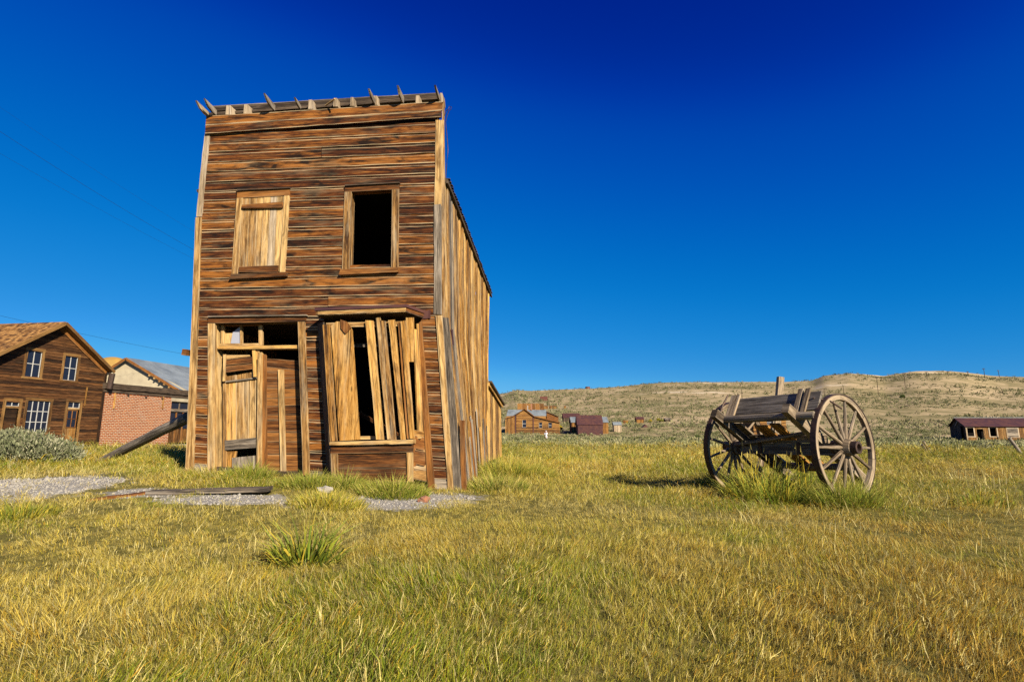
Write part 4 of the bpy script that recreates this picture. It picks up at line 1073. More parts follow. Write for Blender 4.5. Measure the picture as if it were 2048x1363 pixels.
# gabled house with grey roofs, its front gable towards the camera
def gabled_house():
    Y = 118.0
    cg = crop(1000, 760, 10.24)
    g = lambda x, y, yy=Y: at(*cg(x, y), yy)
    t = thing('gabled_house', 'brown gabled house with grey tin roofs and side lean-tos beyond the grass', 'house', (g(600, 1030).x, Y + 3, gz(g(600, 1030).x, Y)))
    n, du = Vector((0, -1, 0)), Vector((1, 0, 0)); O = g(335, 1040); O.z = min(O.z, gz(O.x, Y)) - .2
    uz = lambda x, y: (g(x, y).x - O.x, g(x, y).z - O.z)
    hb = [(460, 535, 810, 965), (800, 862, 865, 975), (998, 1060, 868, 980)]
    hl = []
    for x0, x1, y0, y1 in hb: p, q = uz(x0, y1), uz(x1, y0); hl.append((p[0], q[0], p[1], q[1]))
    poly = [(0, 0), (uz(1230, 1040)[0], 0), uz(1215, 868), uz(700, 740), uz(505, 602), (0, uz(335, 715)[1])]
    strips(MB(), O, du, n, poly, hl, .2, True, .03, .02, .012, 3, .004).build('wall_boards', 'cabin', t, kind='stuff')
    O2 = O.copy(); O2.x = g(108, 1000).x
    strips(MB(), O2, du, n, [(0, 0), (O.x - O2.x - .05, 0), (O.x - O2.x - .05, uz(320, 722)[1]), (0, uz(108, 775)[1])], [], .24, False, .03, 0, .015, 2, .004).build('shed_boards', 'cabin', t, kind='stuff')
    MB().slab(O + Vector((0, .6, 0)), O + Vector((8.5, .6, 0)), O + Vector((8.5, .6, 1.6)), O + Vector((0, .6, 2.5)), n, .02).build('interior_dark_sheet', 'black', t)  # black backing: the shade inside the house put into colour
    for h in hl:
        w = part('window', t); rect_frame(w, O, du, n, *h, .13, 'trim'); sash(w, O, du, n, *h, 1, 2, -.05, .07)
    for x in (318, 680):
        MB().bar(Vector((g(x, 800).x, Y - .06, O.z)), Vector((g(x, 800).x, Y - .06, g(x, 722).z)), .22, .06, up=(0, 1, 0)).build('corner_board', 'purple', t)
    BKV = Vector((0, 7, 0)); f = Vector((0, -.3, 0))
    def slope(A, B, mat, nm, th=.05):
        A, B = g(*A) + f, g(*B) + f; nn = (B - A).cross(BKV); nn = nn if nn.z > 0 else -nn
        MB().slab(A, B, B + BKV, A + BKV, nn.normalized(), th, 3).build(nm, mat, t)
        MB().bar(A + Vector((0, -.03, -.06)), B + Vector((0, -.03, -.06)), .05, .16).build('rake_board', 'board', t)
    slope((95, 775), (290, 722), 'tin', 'roof_slope'); slope((285, 722), (505, 582), 'tin', 'roof_slope'); slope((505, 582), (700, 735), 'tin', 'roof_slope'); slope((700, 735), (1228, 862), 'tin', 'roof_slope')
    # cross wing behind, ridge along the picture
    Y2 = Y + 3.5
    e0, e1, r0, r1 = g(132, 728, Y2), g(950, 728, Y2), g(165, 600, Y2 + 2.5), g(945, 608, Y2 + 2.5)
    for k in range(8):
        a, b, c, d = e0.lerp(e1, k / 8), e0.lerp(e1, (k + .99) / 8), r0.lerp(r1, (k + .99) / 8), r0.lerp(r1, k / 8)
        MB().slab(a, d, c, b, Vector((0, -.7, .7)), .04, 2, .006).build('roof_sheet', 'tin', t)
    MB().slab(Vector((e0.x, Y2 + .1, O.z)), Vector((e1.x, Y2 + .1, O.z)), Vector((e1.x, Y2 + .1, e1.z)), Vector((e0.x, Y2 + .1, e0.z)), n, .05).build('wing_wall', 'cabin', t)
    MB().prism([Vector((e1.x, Y2 + .1, O.z)), Vector((e1.x, Y2 + 5, O.z)), Vector((e1.x, Y2 + 5, e1.z)), Vector((e1.x, Y2 + 2.5, r1.z)), Vector((e1.x, Y2 + .1, e1.z))], (-.1, 0, 0)).build('wing_gable', 'board', t)
    a, b = g(955, 640, Y2 + 2), g(1195, 740, Y2 + 2)
    MB().prism([Vector((a.x, a.y, O.z)), Vector((b.x, a.y, O.z)), b, a], (0, 2, 0)).build('lean_to', 'board', t)
    MB().slab(a + Vector((0, -.3, 0)), b + Vector((0, -.3, 0)), b + Vector((0, 2.2, 0)), a + Vector((0, 2.2, 0)), ZUP, .05).build('lean_to_roof', 'rust', t)
    c = g(645, 560, Y2 + 2.2)
    MB().bar(c - ZUP * .6, g(645, 478, Y2 + 2.2), .28, .28, up=(0, 1, 0)).build('brick_chimney', 'redstone', t)
    MB().tube([g(568, 600, Y2 + 2), g(568, 515, Y2 + 2)], [.07, .07], 8).build('stove_pipe', 'white', t)
    MB().slab(g(1140, 1030), g(1235, 1030), g(1215, 870), g(1195, 870), Vector((.7, -.7, 0)), .05).build('end_post', 'cabin', t)
gabled_house()
cabin('brown_roof_house', 'house with steep orange brown shingle roof behind the grey roofed house', 'house', 160, 1037, 1087, 832, 820, 806.5, 6, 'board', 'cabin', windows=(), roof_out=.3)
# rusty shed with tall tin wall, and the grey-roofed shed it stands before
cabin('grey_roof_shed', 'plank shed with pale grey tin roof showing either side of the rusty shed', 'shed', 121, 1143.5, 1217, 864, 844, 833, 4.5, 'cabin', 'tin', True)
cabin('rusty_tin_shed', 'purple brown rusted tin shed standing among the sagebrush', 'shed', 115, 1156, 1206, 869, 849, 829.5, 4.0, 'purple', 'purple', True, sheets=9)
cabin('rusty_roof_ruin', 'ruined open shed with a purple rusted roof left of the tin shed', 'shed', 160, 1127, 1160, 845, 834.5, 826, 4, 'dark', 'purple', True)
cabin('outhouse', 'small bleached outhouse with grey roof alone in the sagebrush', 'outhouse', 126, 1228, 1243, 861, 849, 843, 1.6, 'pale', 'tin', True, sheets=3)
cabin('plank_shed', 'little plank shed with rusty roof and dark left end on the slope', 'shed', 165, 1273.5, 1288, 844.5, 838, 833, 2.2, 'cabin', 'purple', True, sheets=3)
cabin('ruined_shed', 'tiny dark ruined shed beside yellow bushes on the slope', 'shed', 174, 1331, 1342, 843, 838.5, 835, 1.8, 'dark', 'grey', True, sheets=2)
cabin('broken_crate_shed', 'low broken plank box just right of the outhouse', 'shed', 162, 1247, 1256, 846, 842, 840, 1.2, 'board', 'cabin', True, sheets=2)
cabin('hillside_shack', 'rusty tin shack high on the hillside below white diggings', 'shack', 392, 1081, 1095, 801, 796.5, 792.5, 5, 'rust', 'rust', True, sheets=4, group=None)
for x0, x1, lab in ((1088, 1096, 'roofless plank ruin nearest the brown shingle roof on the slope'), (1099, 1104.5, 'narrow standing plank wall in the middle of the hillside ruins'), (1106, 1114, 'low plank ruin with two dark openings on the slope'), (1128.5, 1132, 'lone plank hut remnant farthest right of the hillside ruins')):
    cabin('plank_ruin', lab, 'ruin', 294, x0, x1, 817, 812, 811, 2.5, 'cabin', 'board', True, sheets=2, group='plank ruins on the lower slope')
a = at(1285, 854, 130); b = at(1297, 854, 130); c = at(1291, 848, 130)
tag(MB().prism([a, b, c], (0, 1.4, 0)).build('fallen_roof', 'purple', None), 'small dark fallen roof lying like a tent in the sagebrush', 'roof')
# cabin seen through the wagon
t, O, W, ze, zr, zb = cabin('sunlit_cabin', 'sunlit plank cabin seen through the wagon frame', 'cabin', 96, 1508, 1574, 868, 836, 826, 4.5, 'cabin', 'grey', windows=((1534, 1543, 840, 848.5),), doors=((1558, 1562, 840, 858),))
strips(MB(), Vector((at(1574, 860, 96).x, 96, zb)), (1, 0, 0), (0, -1, 0), [(0, 0), (1.9, 0), (1.9, 1.2), (0, 1.5)], [], .18, False, .03).build('fence_boards', 'grey', t, kind='stuff')

# shed at the right edge, long roof, leaning in perspective
def right_shed():
    Y = 66.0
    cs = crop(1860, 800, 10.894)
    g = lambda x, y, yy=Y: at(*cs(x, y), yy)
    A, B = g(805, 850), g(2300, 850)
    zb = min(A.z, gz(A.x, Y)) - .2
    t = thing('plank_shed', 'long low plank shed with purple brown roof and empty windows at the slope foot', 'shed', ((A.x + B.x) / 2, Y + 2, zb))
    du, n = Vector((1, 0, 0)), Vector((0, -1, 0)); O = Vector((A.x, Y, zb)); ze = g(790, 560).z
    W = B.x - A.x
    hb = [(850, 965, 600, 785), (1060, 1180, 625, 850), (1340, 1465, 598, 785), (1725, 1925, 590, 800)]
    hl = []
    for x0, x1, y0, y1 in hb: p, q = g(x0 - 25, y1), g(x1 - 25, y0); hl.append((p.x - A.x, q.x - A.x, p.z - zb, q.z - zb))
    hl[1] = (hl[1][0], hl[1][1], .1, hl[1][3])
    strips(MB(), O, du, n, [(0, 0), (W, 0), (W, ze - zb), (0, ze - zb)], hl, .2, False, .03, 0, .035, 3, .01).build('wall_boards', 'trim', t, kind='stuff')
    D = 4.4
    G0 = Vector((g(425, 560, Y + D).x, Y + D, zb))
    gd = (G0 - O); gl_ = gd.length; gd.normalize(); gn = Vector((-gd.y, gd.x, 0)); gn = gn if gn.x < 0 else -gn
    zr = g(560, 385, Y + D / 2).z
    strips(MB(), O, gd, gn, [(0, 0), (gl_, 0), (gl_, ze - zb), (gl_ / 2, zr - zb), (0, ze - zb)], [], .2, False, .03, 0, .015, 2, .004).build('gable_boards', 'dark', t, kind='stuff')
    MB().bar(O + gd * (gl_ * .35) + ZUP * (zr - zb) * .9 + gn * .05, O + gd * (gl_ * .6) + ZUP * (ze - zb) + gn * .05, .08, .12).build('gable_brace', 'grey', t)
    MB().slab(O + Vector((0, .7, 0)), O + Vector((W, .7, 0)), O + Vector((W, .7, ze - zb)), O + Vector((0, .7, ze - zb)), n, .02).build('interior_dark_sheet', 'black', t)  # black sheet stands for the shade inside the shed
    f = Vector((0, -.25, -.05))
    e0 = O + ZUP * (ze - zb) + f - du * .25; r0 = Vector(((O.x + G0.x) / 2 - .25, Y + D / 2, zr)); L = Vector((W + .5, 0, 0)); L2 = Vector((g(1835, 400, Y + D / 2).x - r0.x, 0, 0))
    for k in range(14):
        a, b = k / 14, (k + .99) / 14
        MB().slab(e0 + L * a, r0 + L * a, r0 + L * b, e0 + L * b, Vector((0, -.5, .85)), .05, 3, .01).build('roof_strip', 'purple', t)
    MB().slab(r0, G0 + ZUP * (ze - zb) - du * .25, G0 + ZUP * (ze - zb) + L, r0 + L, Vector((0, .5, .85)), .05).build('roof_slope', 'purple', t)
    MB().bar(r0 + ZUP * .05 - Vector((.1, 0, 0)), r0 + L + ZUP * .05, .12, .06).build('ridge_cap', 'tin', t)
    for i, h in enumerate(hl):
        w = part('window' if i != 1 else 'door', t); rect_frame(w, O, du, n, *h, .12, 'pale' if i != 1 else 'casing')
        if i == 3:
            for k in range(7):
                z = h[2] + (h[3] - h[2]) * k / 7; z1 = h[2] + (h[3] - h[2]) * (k + .93) / 7
                MB().slab(O + du * h[0] + ZUP * z + n * .03, O + du * h[1] + ZUP * z + n * .03, O + du * h[1] + ZUP * z1 + n * .03, O + du * h[0] + ZUP * z1 + n * .03, n, .03).build('shutter_board', 'grey', w)
    MB().bar(O + n * .05 + du * .03, O + n * .05 + du * .03 + ZUP * (ze - zb), .14, .06, up=(0, 1, 0)).build('corner_board', 'pale', t)
right_shed()

# ------------------------------------------------------------------ poles, tank, chimneys on the hill
def pole(px, yt, pxb, yb, Y, lab, arms=True):
    b = at(pxb, yb, Y); b.z = min(b.z, gz(b.x, Y)); tp = at(px, yt, Y)
    t = thing('utility_pole', lab, 'utility pole', b, 'utility poles crossing the hillside')
    r = max(.13, Y * .00052)
    MB().tube([b - ZUP * .5, b.lerp(tp, .5), tp], [r, r * .9, r * .75], 7).build('pole', 'dark', t)
    if arms:
        w = (tp - b).length * .13; d = tp.lerp(b, .06)
        MB().bar(d + Vector((-w, .1, 0)), d + Vector((w, -.1, 0)), r * 1.3, r * 1.5).build('crossarm', 'dark', t)
        for s in (-.85, .85): MB().tube([d + Vector((w * s, 0, 0)), d + Vector((w * s, 0, r * 2.2))], [r * .5, r * .4], 6).build('insulator', 'iron', t)
for a in ((1483.7, 784.5, 1484, 797, 330, 'utility pole with short crossarm left of the tall post behind the wagon'), (1586, 774, 1587, 795, 330, 'utility pole rising just right of the tall post behind the wagon'), (1647.7, 777, 1650, 799, 330, 'bare utility pole above the near wagon wheel rim', False),
          (1685.8, 769.6, 1688, 788, 345, 'utility pole directly above the near wagon wheel', False), (1753, 752.5, 1756, 781, 360, 'tall utility pole below the white diggings patch'), (1807.6, 744.8, 1810, 769, 415, 'utility pole with crossarm first to break the skyline from the wagon side'),
          (1852.7, 743, 1855, 765, 450, 'second crossarmed pole on the skyline counted from the wagon side'), (1895.5, 741.5, 1898, 761, 480, 'third crossarmed pole on the skyline counted from the wagon side'), (1935, 742, 1938, 761, 510, 'fourth crossarmed pole on the skyline counted from the wagon side'),
          (1967, 736, 1970, 755, 535, 'tallest standing pole against the sky above the purple roofed shed'), (1996, 740, 1999, 754, 560, 'last tall pole against the sky toward the picture edge')): pole(*a)
p = at(1175.5, 780, 640); p.z = gz(p.x, 640) - .3
mb = MB(); mb.tube([p, p + ZUP * 3.0], [2.9, 2.9], 20)
tank = thing('water_tank', 'round rusty water tank on the ridge', 'tank', p)
mb.build('tank_shell', 'rust', tank); MB().tube([p + ZUP * 3.0, p + ZUP * 3.15], [3.0, 2.6], 20).build('tank_lid', 'dark', tank)
for x, yt, lab in ((1085.5, 782, 'shortest of the thin dark stacks on the ridge'), (1088.3, 777, 'tallest of the thin dark stacks on the ridge'), (1090.5, 778.5, 'thin dark stack on the ridge right beside the tallest one'), (1092.6, 779.5, 'thin dark stack at the picture right end of its row on the ridge')):
    b = at(x, 787, 640); b.z = gz(b.x, 640) - .5; tp = at(x, yt, 640)
    tag(MB().tube([b, tp], [.4, .3], 7).build('smoke_stack', 'dark', None), lab, 'stack', 'stacks on the ridge')

# ------------------------------------------------------------------ posts
b = at(1546, 888, 20.0); b.z = gz(b.x, 20) - .1; tp = at(1561, 753.5, 20.0)
post = thing('timber_post', 'tall rough grey timber post standing behind the wagon', 'post', b)
MB().bar(b, tp, .20, .20, up=(0, 1, 0), segs=9, jit=.012).build('shaft', 'cart', post)
d = (tp - b).normalized()
MB().bar(b + Vector((-.14, -.02, 0)), b + Vector((-.14, -.02, 0)) + d * 2.1, .08, .12, up=(0, 1, 0), segs=6, jit=.01).build('split_side', 'grey', post)
MB().bar(b + Vector((.13, -.05, 0)), b + Vector((.13, -.05, 0)) + d * 1.1, .06, .14, up=(0, 1, 0), segs=4, jit=.01).build('nailed_plank', 'plank', post)
for (x0, y0, x1, y1, Y, lab, r) in ((1844, 887.6, 1856, 905.4, 21.4, 'short leaning fence stick, lower of the crossed pair in the grass', .055), (1846, 882, 1862, 905, 21.2, 'longer leaning fence stick of the crossed pair in the grass', .055), (2018.5, 875, 2044, 911, 19.0, 'long leaning pole sticking out of the grass by the purple roofed shed', .06)):
    p0, p1 = at(x0, y0, Y), at(x1, y1, Y); p1.z = min(p1.z, gz(p1.x, Y) + .02); p1 -= (p0 - p1).normalized() * .15
    tag(MB().tube([p1, p1.lerp(p0, .5) + Vector((.01, 0, .01)), p0], [r, r * .95, r * .85], 9).build('fence_post', 'grey', None, smooth=True), lab, 'post', 'leaning fence posts in the grass')

# ------------------------------------------------------------------ overhead wires on the left
def wire(a, b, sag, lab, r=.006):
    pts = [a.lerp(b, t / 24) - ZUP * sag * 4 * (t / 24) * (1 - t / 24) for t in range(25)]
    tag(MB().tube(pts, [r] * 25, 5, cap=False).build('overhead_wire', 'black', None), lab, 'wire', 'overhead wires in the left sky')
wire(at(-250, 95, 19), at(560, 590, 34), .5, 'thick upper overhead wire slanting down behind the leaning building', .006)
wire(at(-250, 40, 22), at(560, 560, 36), .5, 'faint topmost overhead wire slanting across the dark sky', .0035)
wire(at(-250, 160, 20), at(560, 600, 38), .4, 'faint overhead wire just below the thick slanting one', .004)
wire(at(-250, 570, 36), at(600, 745, 52), .5, 'lowest overhead wire passing above the two street buildings', .009)
# ================================================================== THE OLD WAGON (two-wheeled hind part, bed tipped down at the back)
TH = -1.036
CA = Vector((math.cos(TH), math.sin(TH), 0)); CB = Vector((math.sin(TH), -math.cos(TH), 0))   # along the axle to the near wheel; forward (up end)
CM = Vector((3.958, 7.904, .66))
def cw(x, y, z): return CM + CA * x + CB * y + ZUP * z
wag = thing('old_wagon', 'weathered two wheeled wooden wagon frame tipped up in the grass', 'wagon', (CM.x, CM.y, 0))
RW = .705
def make_wheel(x, zoff, sgn, rot, lab, lean=0.0):
    w = part('wheel', wag); w['label'] = lab
    C0 = cw(x, 0, zoff)
    ax = (CA * sgn + ZUP * lean).normalized(); e1 = CB; e2 = ax.cross(e1).normalized()
    def P(r, a, o): return C0 + e1 * (r * math.cos(a)) + e2 * (r * math.sin(a)) + ax * o
    NF = 7                                                  # felloes, each its own piece
    for k in range(NF):
        a0, a1 = 2 * math.pi * k / NF + rot, 2 * math.pi * (k + .992) / NF + rot
        mb = MB(); S = 6; uo = random.uniform(0, 50); dj = random.uniform(-.004, .004); rn = random.uniform(.45, 1)
        ro, ri = RW - .012, RW - .074
        for s in range(S):
            b0, b1 = a0 + (a1 - a0) * s / S, a0 + (a1 - a0) * (s + 1) / S
            u0, u1 = uo + b0 * RW, uo + b1 * RW
            for (ra, oa), (rb, ob), v in (((ro, .032), (ri, .028), 0), ((ri, .028), (ri, -.028), .08), ((ri, -.028), (ro, -.032), .14), ((ro, -.032), (ro, .032), .22)):
                mb.poly((P(ra, b0, oa + dj), P(ra, b1, oa + dj), P(rb, b1, ob + dj), P(rb, b0, ob + dj)), [(u0, uo + v), (u1, uo + v), (u1, uo + v + .07), (u0, uo + v + .07)], [(rn, .1), (rn, .1), (rn, .6), (rn, .6)])
        for b0 in (a0, a1): mb.poly((P(ro, b0, .032), P(ri, b0, .028), P(ri, b0, -.028), P(ro, b0, -.032)))
        mb.build('felloe', 'cart', w)
    mb = MB(); S = 56                                       # iron tyre
    for s in range(S):
        b0, b1 = 2 * math.pi * s / S, 2 * math.pi * (s + 1) / S
        for (ra, oa), (rb, ob) in (((RW + .002, .036), (RW - .012, .036)), ((RW - .012, -.036), (RW + .002, -.036)), ((RW + .002, -.036), (RW + .002, .036))):
            mb.poly((P(ra, b0, oa), P(ra, b1, oa), P(rb, b1, ob), P(rb, b0, ob)))
    mb.build('iron_tyre', 'iron', w)
    for k in range(14):
        a = 2 * math.pi * (k + .5) / 14 + rot
        mb = MB(); pts = []; 
        p0, p1 = P(.10, a, .02), P(RW - .07, a, .0)
        mb.tube([p0, p0.lerp(p1, .12), p0.lerp(p1, .5), p0.lerp(p1, .88), p1], [.021, .026, .022, .018, .014], 8, 1.0, up=ax)
        mb.build('spoke', 'cart', w, smooth=True)
    hub = MB().tube([P(0, 0, -.15), P(0, 0, -.14), P(0, 0, -.05), P(0, 0, .04), P(0, 0, .105), P(0, 0, .11)], [.06, .085, .115, .115, .10, .06], 18)
    hub = hub.build('hub', 'cart', w, smooth=True)
    MB().tube([P(0, 0, -.135), P(0, 0, -.09)], [.098, .108], 18).build('hub_band', 'iron', w, smooth=False)
    MB().tube([P(0, 0, -.045), P(0, 0, -.025)], [.119, .119], 18).build('hub_band', 'iron', w)
    mb = MB(); S = 16                                       # hollow iron cap on the outside
    prof = [(.07, .10), (.082, .105), (.082, .185), (.05, .187), (.045, .13)]
    for s in range(S):
        b0, b1 = 2 * math.pi * s / S, 2 * math.pi * (s + 1) / S
        for (ra, oa), (rb, ob) in zip(prof, prof[1:]): mb.poly((P(ra, b0, oa), P(ra, b1, oa), P(rb, b1, ob), P(rb, b0, ob)))
    mb.build('axle_cap', 'iron', w)
    MB().tube([P(0, 0, .10), P(0, 0, .14)], [.046, .046], 12).build('axle_end', 'grey', w)
make_wheel(.83, .016, 1, .2, 'wheel nearest the camera, showing its outer face and hub cap', .03)
make_wheel(-.83, -.02, -1, .45, 'far wheel in shade, seen from inside', .03)
MB().bar(cw(-.76, 0, -.03), cw(.76, 0, -.01), .13, .16, segs=6, jit=.004).build('axle_beam', 'cartgrey', wag)
MB().bar(cw(-.6, .02, .10), cw(.6, .02, .12), .12, .10, segs=6, jit=.004).build('bolster', 'cart', wag)
for x in (-.35, .25): MB().bar(cw(x, .075, -.10), cw(x, .075, .08), .05, .012, up=CB).build('iron_strap', 'iron', wag)
# rails of the bed: up end towards the camera's left, low end behind
def rail(x, y0, z0, y1, z1, w, h, mat, name='side_rail', segs=8):
    MB().bar(cw(x, y0, z0), cw(x, y1, z1), w, h, segs=segs, jit=.004).build(name, mat, wag)
rail(-.56, .80, .49, -.95, -.50, .10, .125, 'cart'); rail(.54, .76, .53, -.95, -.46, .10, .125, 'cart')
# rounded front cross beam
MB().tube([cw(-.56, .60, .40), cw(-.2, .60, .405), cw(.3, .60, .42), cw(.80, .56, .43)], [.058, .062, .062, .055], 12, .9).build('cross_beam', 'grey', wag, smooth=True)
MB().tube([cw(-.62, -.55, -.30), cw(.62, -.55, -.27)], [.05, .05], 10).build('cross_beam', 'grey', wag, smooth=True)
# floor planks, widely spaced
for x, w_, y0, y1 in ((-.42, .13, .45, -.7), (-.08, .20, .40, -.75), (.16, .15, .44, -.6)):
    a, b = cw(x, y0, .345 + (y0 - .45) * .58), cw(x, y1, .345 + (y1 - .45) * .58)
    nrm = (b - a).cross(CA).normalized(); nrm = nrm if nrm.z > 0 else -nrm
    MB().slab(a - CA * w_ / 2, b - CA * w_ / 2, b + CA * w_ / 2, a + CA * w_ / 2, nrm, .025, 6, .004).build('floor_plank', 'plank' if x != -.42 else 'cart', wag)
# end board
n = (CB + ZUP * .58).normalized()
def eb(x, z, y=.53): return cw(x, y - (z - .45) * .58, z)
MB().slab(eb(-.56, .47), eb(.80, .51), eb(.80, .75), eb(-.56, .70), n, .035, 8, .004).build('end_board', 'cartgrey', wag)
for x0, x1, mat in ((-.55, -.41, 'pale'), (.50, .56, 'cart'), (.60, .66, 'cart')):
    MB().slab(eb(x1, .42) + n * .03, eb(x1, .755 + .03 * (x1 > 0)) + n * .03, eb(x0, .75 + .03 * (x1 > 0)) + n * .03, eb(x0, .42) + n * .03, n, .03, 3, .003).build('cleat', mat, wag)
MB().tube([eb(-.60, .36) + n * .08, eb(-.60, .56) + n * .09, eb(-.59, .74) + n * .06], [.014, .014, .012], 7).build('iron_stake', 'iron', wag)
# brace pole across, thin reach, iron work by the near rail
MB().tube([cw(-.72, .16, .02), cw(0, .20, .13), cw(.66, .22, .24)], [.024, .03, .026], 9).build('brace_pole', 'grey', wag, smooth=True)
MB().tube([cw(-.42, .22, .16), cw(0, .10, .17), cw(.34, .0, .16)], [.015, .016, .013], 8).build('cross_rod', 'dark', wag)
MB().tube([cw(.72, .42, .66), cw(.84, .25, .62), cw(.90, .1, .52)], [.012, .012, .012], 7).build('bent_iron', 'iron', wag)
for k in range(3):
    MB().tube([cw(.66 + .03 * k, .38 - .1 * k, .58 - .05 * k), cw(.74, .30 - .1 * k, .50 - .06 * k), cw(.70, .20 - .1 * k, .56 - .08 * k)], [.012] * 3, 6).build('chain_link', 'iron', wag)
MB().bar(cw(-.2, -.35, -.26), cw(.35, .12, -.3), .05, .06).build('reach_pole', 'dark', wag)

# ------------------------------------------------------------------ loose things on the ground near the building
def ground_plank(px0, py0, px1, py1, w, th, lift0, lift1, mat, lab):
    a, b = onground(px0, py0), onground(px1, py1); a.z += lift0 + th; b.z += lift1 + th
    d = (b - a).normalized(); s = Vector((-d.y, d.x, 0)).normalized()
    tag(MB().slab(a, b, b + s * w, a + s * w, ZUP, th, 14, .005, wob=.006, rag=.02).build('fallen_plank', mat, None), lab, 'plank', 'planks on the gravel')
ground_plank(288, 990, 534, 990, .20, .05, .0, .05, 'grey', 'long warped grey plank lying on gravel before the doorway')
ground_plank(172, 986, 296, 988, .12, .03, .0, .0, 'board', 'thin brown plank end to end with the long grey one')
def rock(px, py, s, mat, lab, nm):
    c = onground(px, py); mb = MB(); N = 9; rings = []
    for i in range(7):
        ph = math.pi * i / 6; ring = []
        for k in range(N):
            a = 2 * math.pi * k / N; q = Vector((math.cos(a) * math.sin(ph), math.sin(a) * math.sin(ph), math.cos(ph)))
            r = 1 + .45 * mnoise.noise(q * 1.7 + Vector((px, py, 0)))
            ring.append(c + Vector((q.x * s[0] * r, q.y * s[1] * r, q.z * s[2] * r + s[2] * .6)))
        rings.append(ring)
    for r0, r1 in zip(rings, rings[1:]):
        for k in range(N): mb.poly((r0[k], r1[k], r1[(k + 1) % N], r0[(k + 1) % N]))
    tag(mb.build(nm, mat, None), lab, nm.replace('_', ' '))
rock(849, 1003, (.075, .05, .045), 'redstone', 'reddish broken brick lying on the gravel by the bay window', 'brick_fragment')
rock(650, 984, (.10, .07, .06), 'stone', 'pale lichen covered stone among the grass tufts', 'stone')

# ------------------------------------------------------------------ distant visitor in white
def person():
    Y = 98.0; b = at(1092.3, 883, Y); b.z = gz(b.x, Y)
    k = 1.72 / 1.72
    t = thing('person', 'distant person in white clothes and cap walking in the sagebrush', 'person', b)
    V = {'pel': (0, 0, .95), 'ch': (0, 0, 1.25), 'nk': (0, 0, 1.46), 'hd': (0, -.02, 1.62), 'sl': (-.19, 0, 1.38), 'el': (-.26, -.05, 1.12), 'hl': (-.15, -.25, 1.05), 'sr': (.19, 0, 1.38), 'er': (.27, -.02, 1.12), 'hr': (.2, -.22, 1.0), 'kl': (-.11, -.05, .5), 'fl': (-.12, .02, .06), 'kr': (.11, .05, .5), 'fr': (.12, .12, .06)}
    mb = MB(); q = {n: b + Vector(v) for n, v in V.items()}
    me = bpy.data.meshes.new('body'); names = list(V); E = [('pel', 'ch'), ('ch', 'nk'), ('nk', 'hd'), ('ch', 'sl'), ('sl', 'el'), ('el', 'hl'), ('ch', 'sr'), ('sr', 'er'), ('er', 'hr'), ('pel', 'kl'), ('kl', 'fl'), ('pel', 'kr'), ('kr', 'fr')]
    me.from_pydata([tuple(q[n]) for n in names], [(names.index(a), names.index(c)) for a, c in E], [])
    o = link(bpy.data.objects.new('body', me), t); me.materials.append(M['skin'])
    m = o.modifiers.new('skin', 'SKIN')
    rad = {'pel': .15, 'ch': .16, 'nk': .06, 'hd': .11, 'sl': .07, 'el': .05, 'hl': .045, 'sr': .07, 'er': .05, 'hr': .045, 'kl': .075, 'fl': .05, 'kr': .075, 'fr': .05}
    for i, n in enumerate(names): me.skin_vertices[0].data[i].radius = (rad[n], rad[n]); me.skin_vertices[0].data[i].use_root = (n == 'pel')
    o.modifiers.new('sub', 'SUBSURF').levels = 1
    MB().tube([b + Vector((0, 0, .80)), b + Vector((0, 0, .95)), b + Vector((0, 0, 1.2)), b + Vector((0, 0, 1.40)), b + Vector((0, 0, 1.47))], [.19, .19, .20, .21, .10], 12, .75).build('shirt', 'cloth', t, smooth=True)
    for s in (-1, 1):
        MB().tube([b + Vector((.1 * s, 0, .9)), b + Vector((.115 * s, 0, .42))], [.115, .10], 10).build('shorts_leg', 'cloth', t, smooth=True)
        MB().tube([b + Vector((.17 * s, 0, 1.42)), b + Vector((.265 * s, -.03, 1.12))], [.09, .08], 9).build('sleeve', 'cloth', t, smooth=True)
    MB().tube([b + Vector((0, -.02, 1.65)), b + Vector((0, -.02, 1.72)), b + Vector((0, -.02, 1.77))], [.135, .12, .03], 12).build('cap', 'cloth', t, smooth=True)
    MB().tube([b + Vector((-.04, -.2, 1.52)), b + Vector((-.1, -.25, 1.46))], [.09, .08], 8).build('red_kerchief', 'redcap', t)
person()

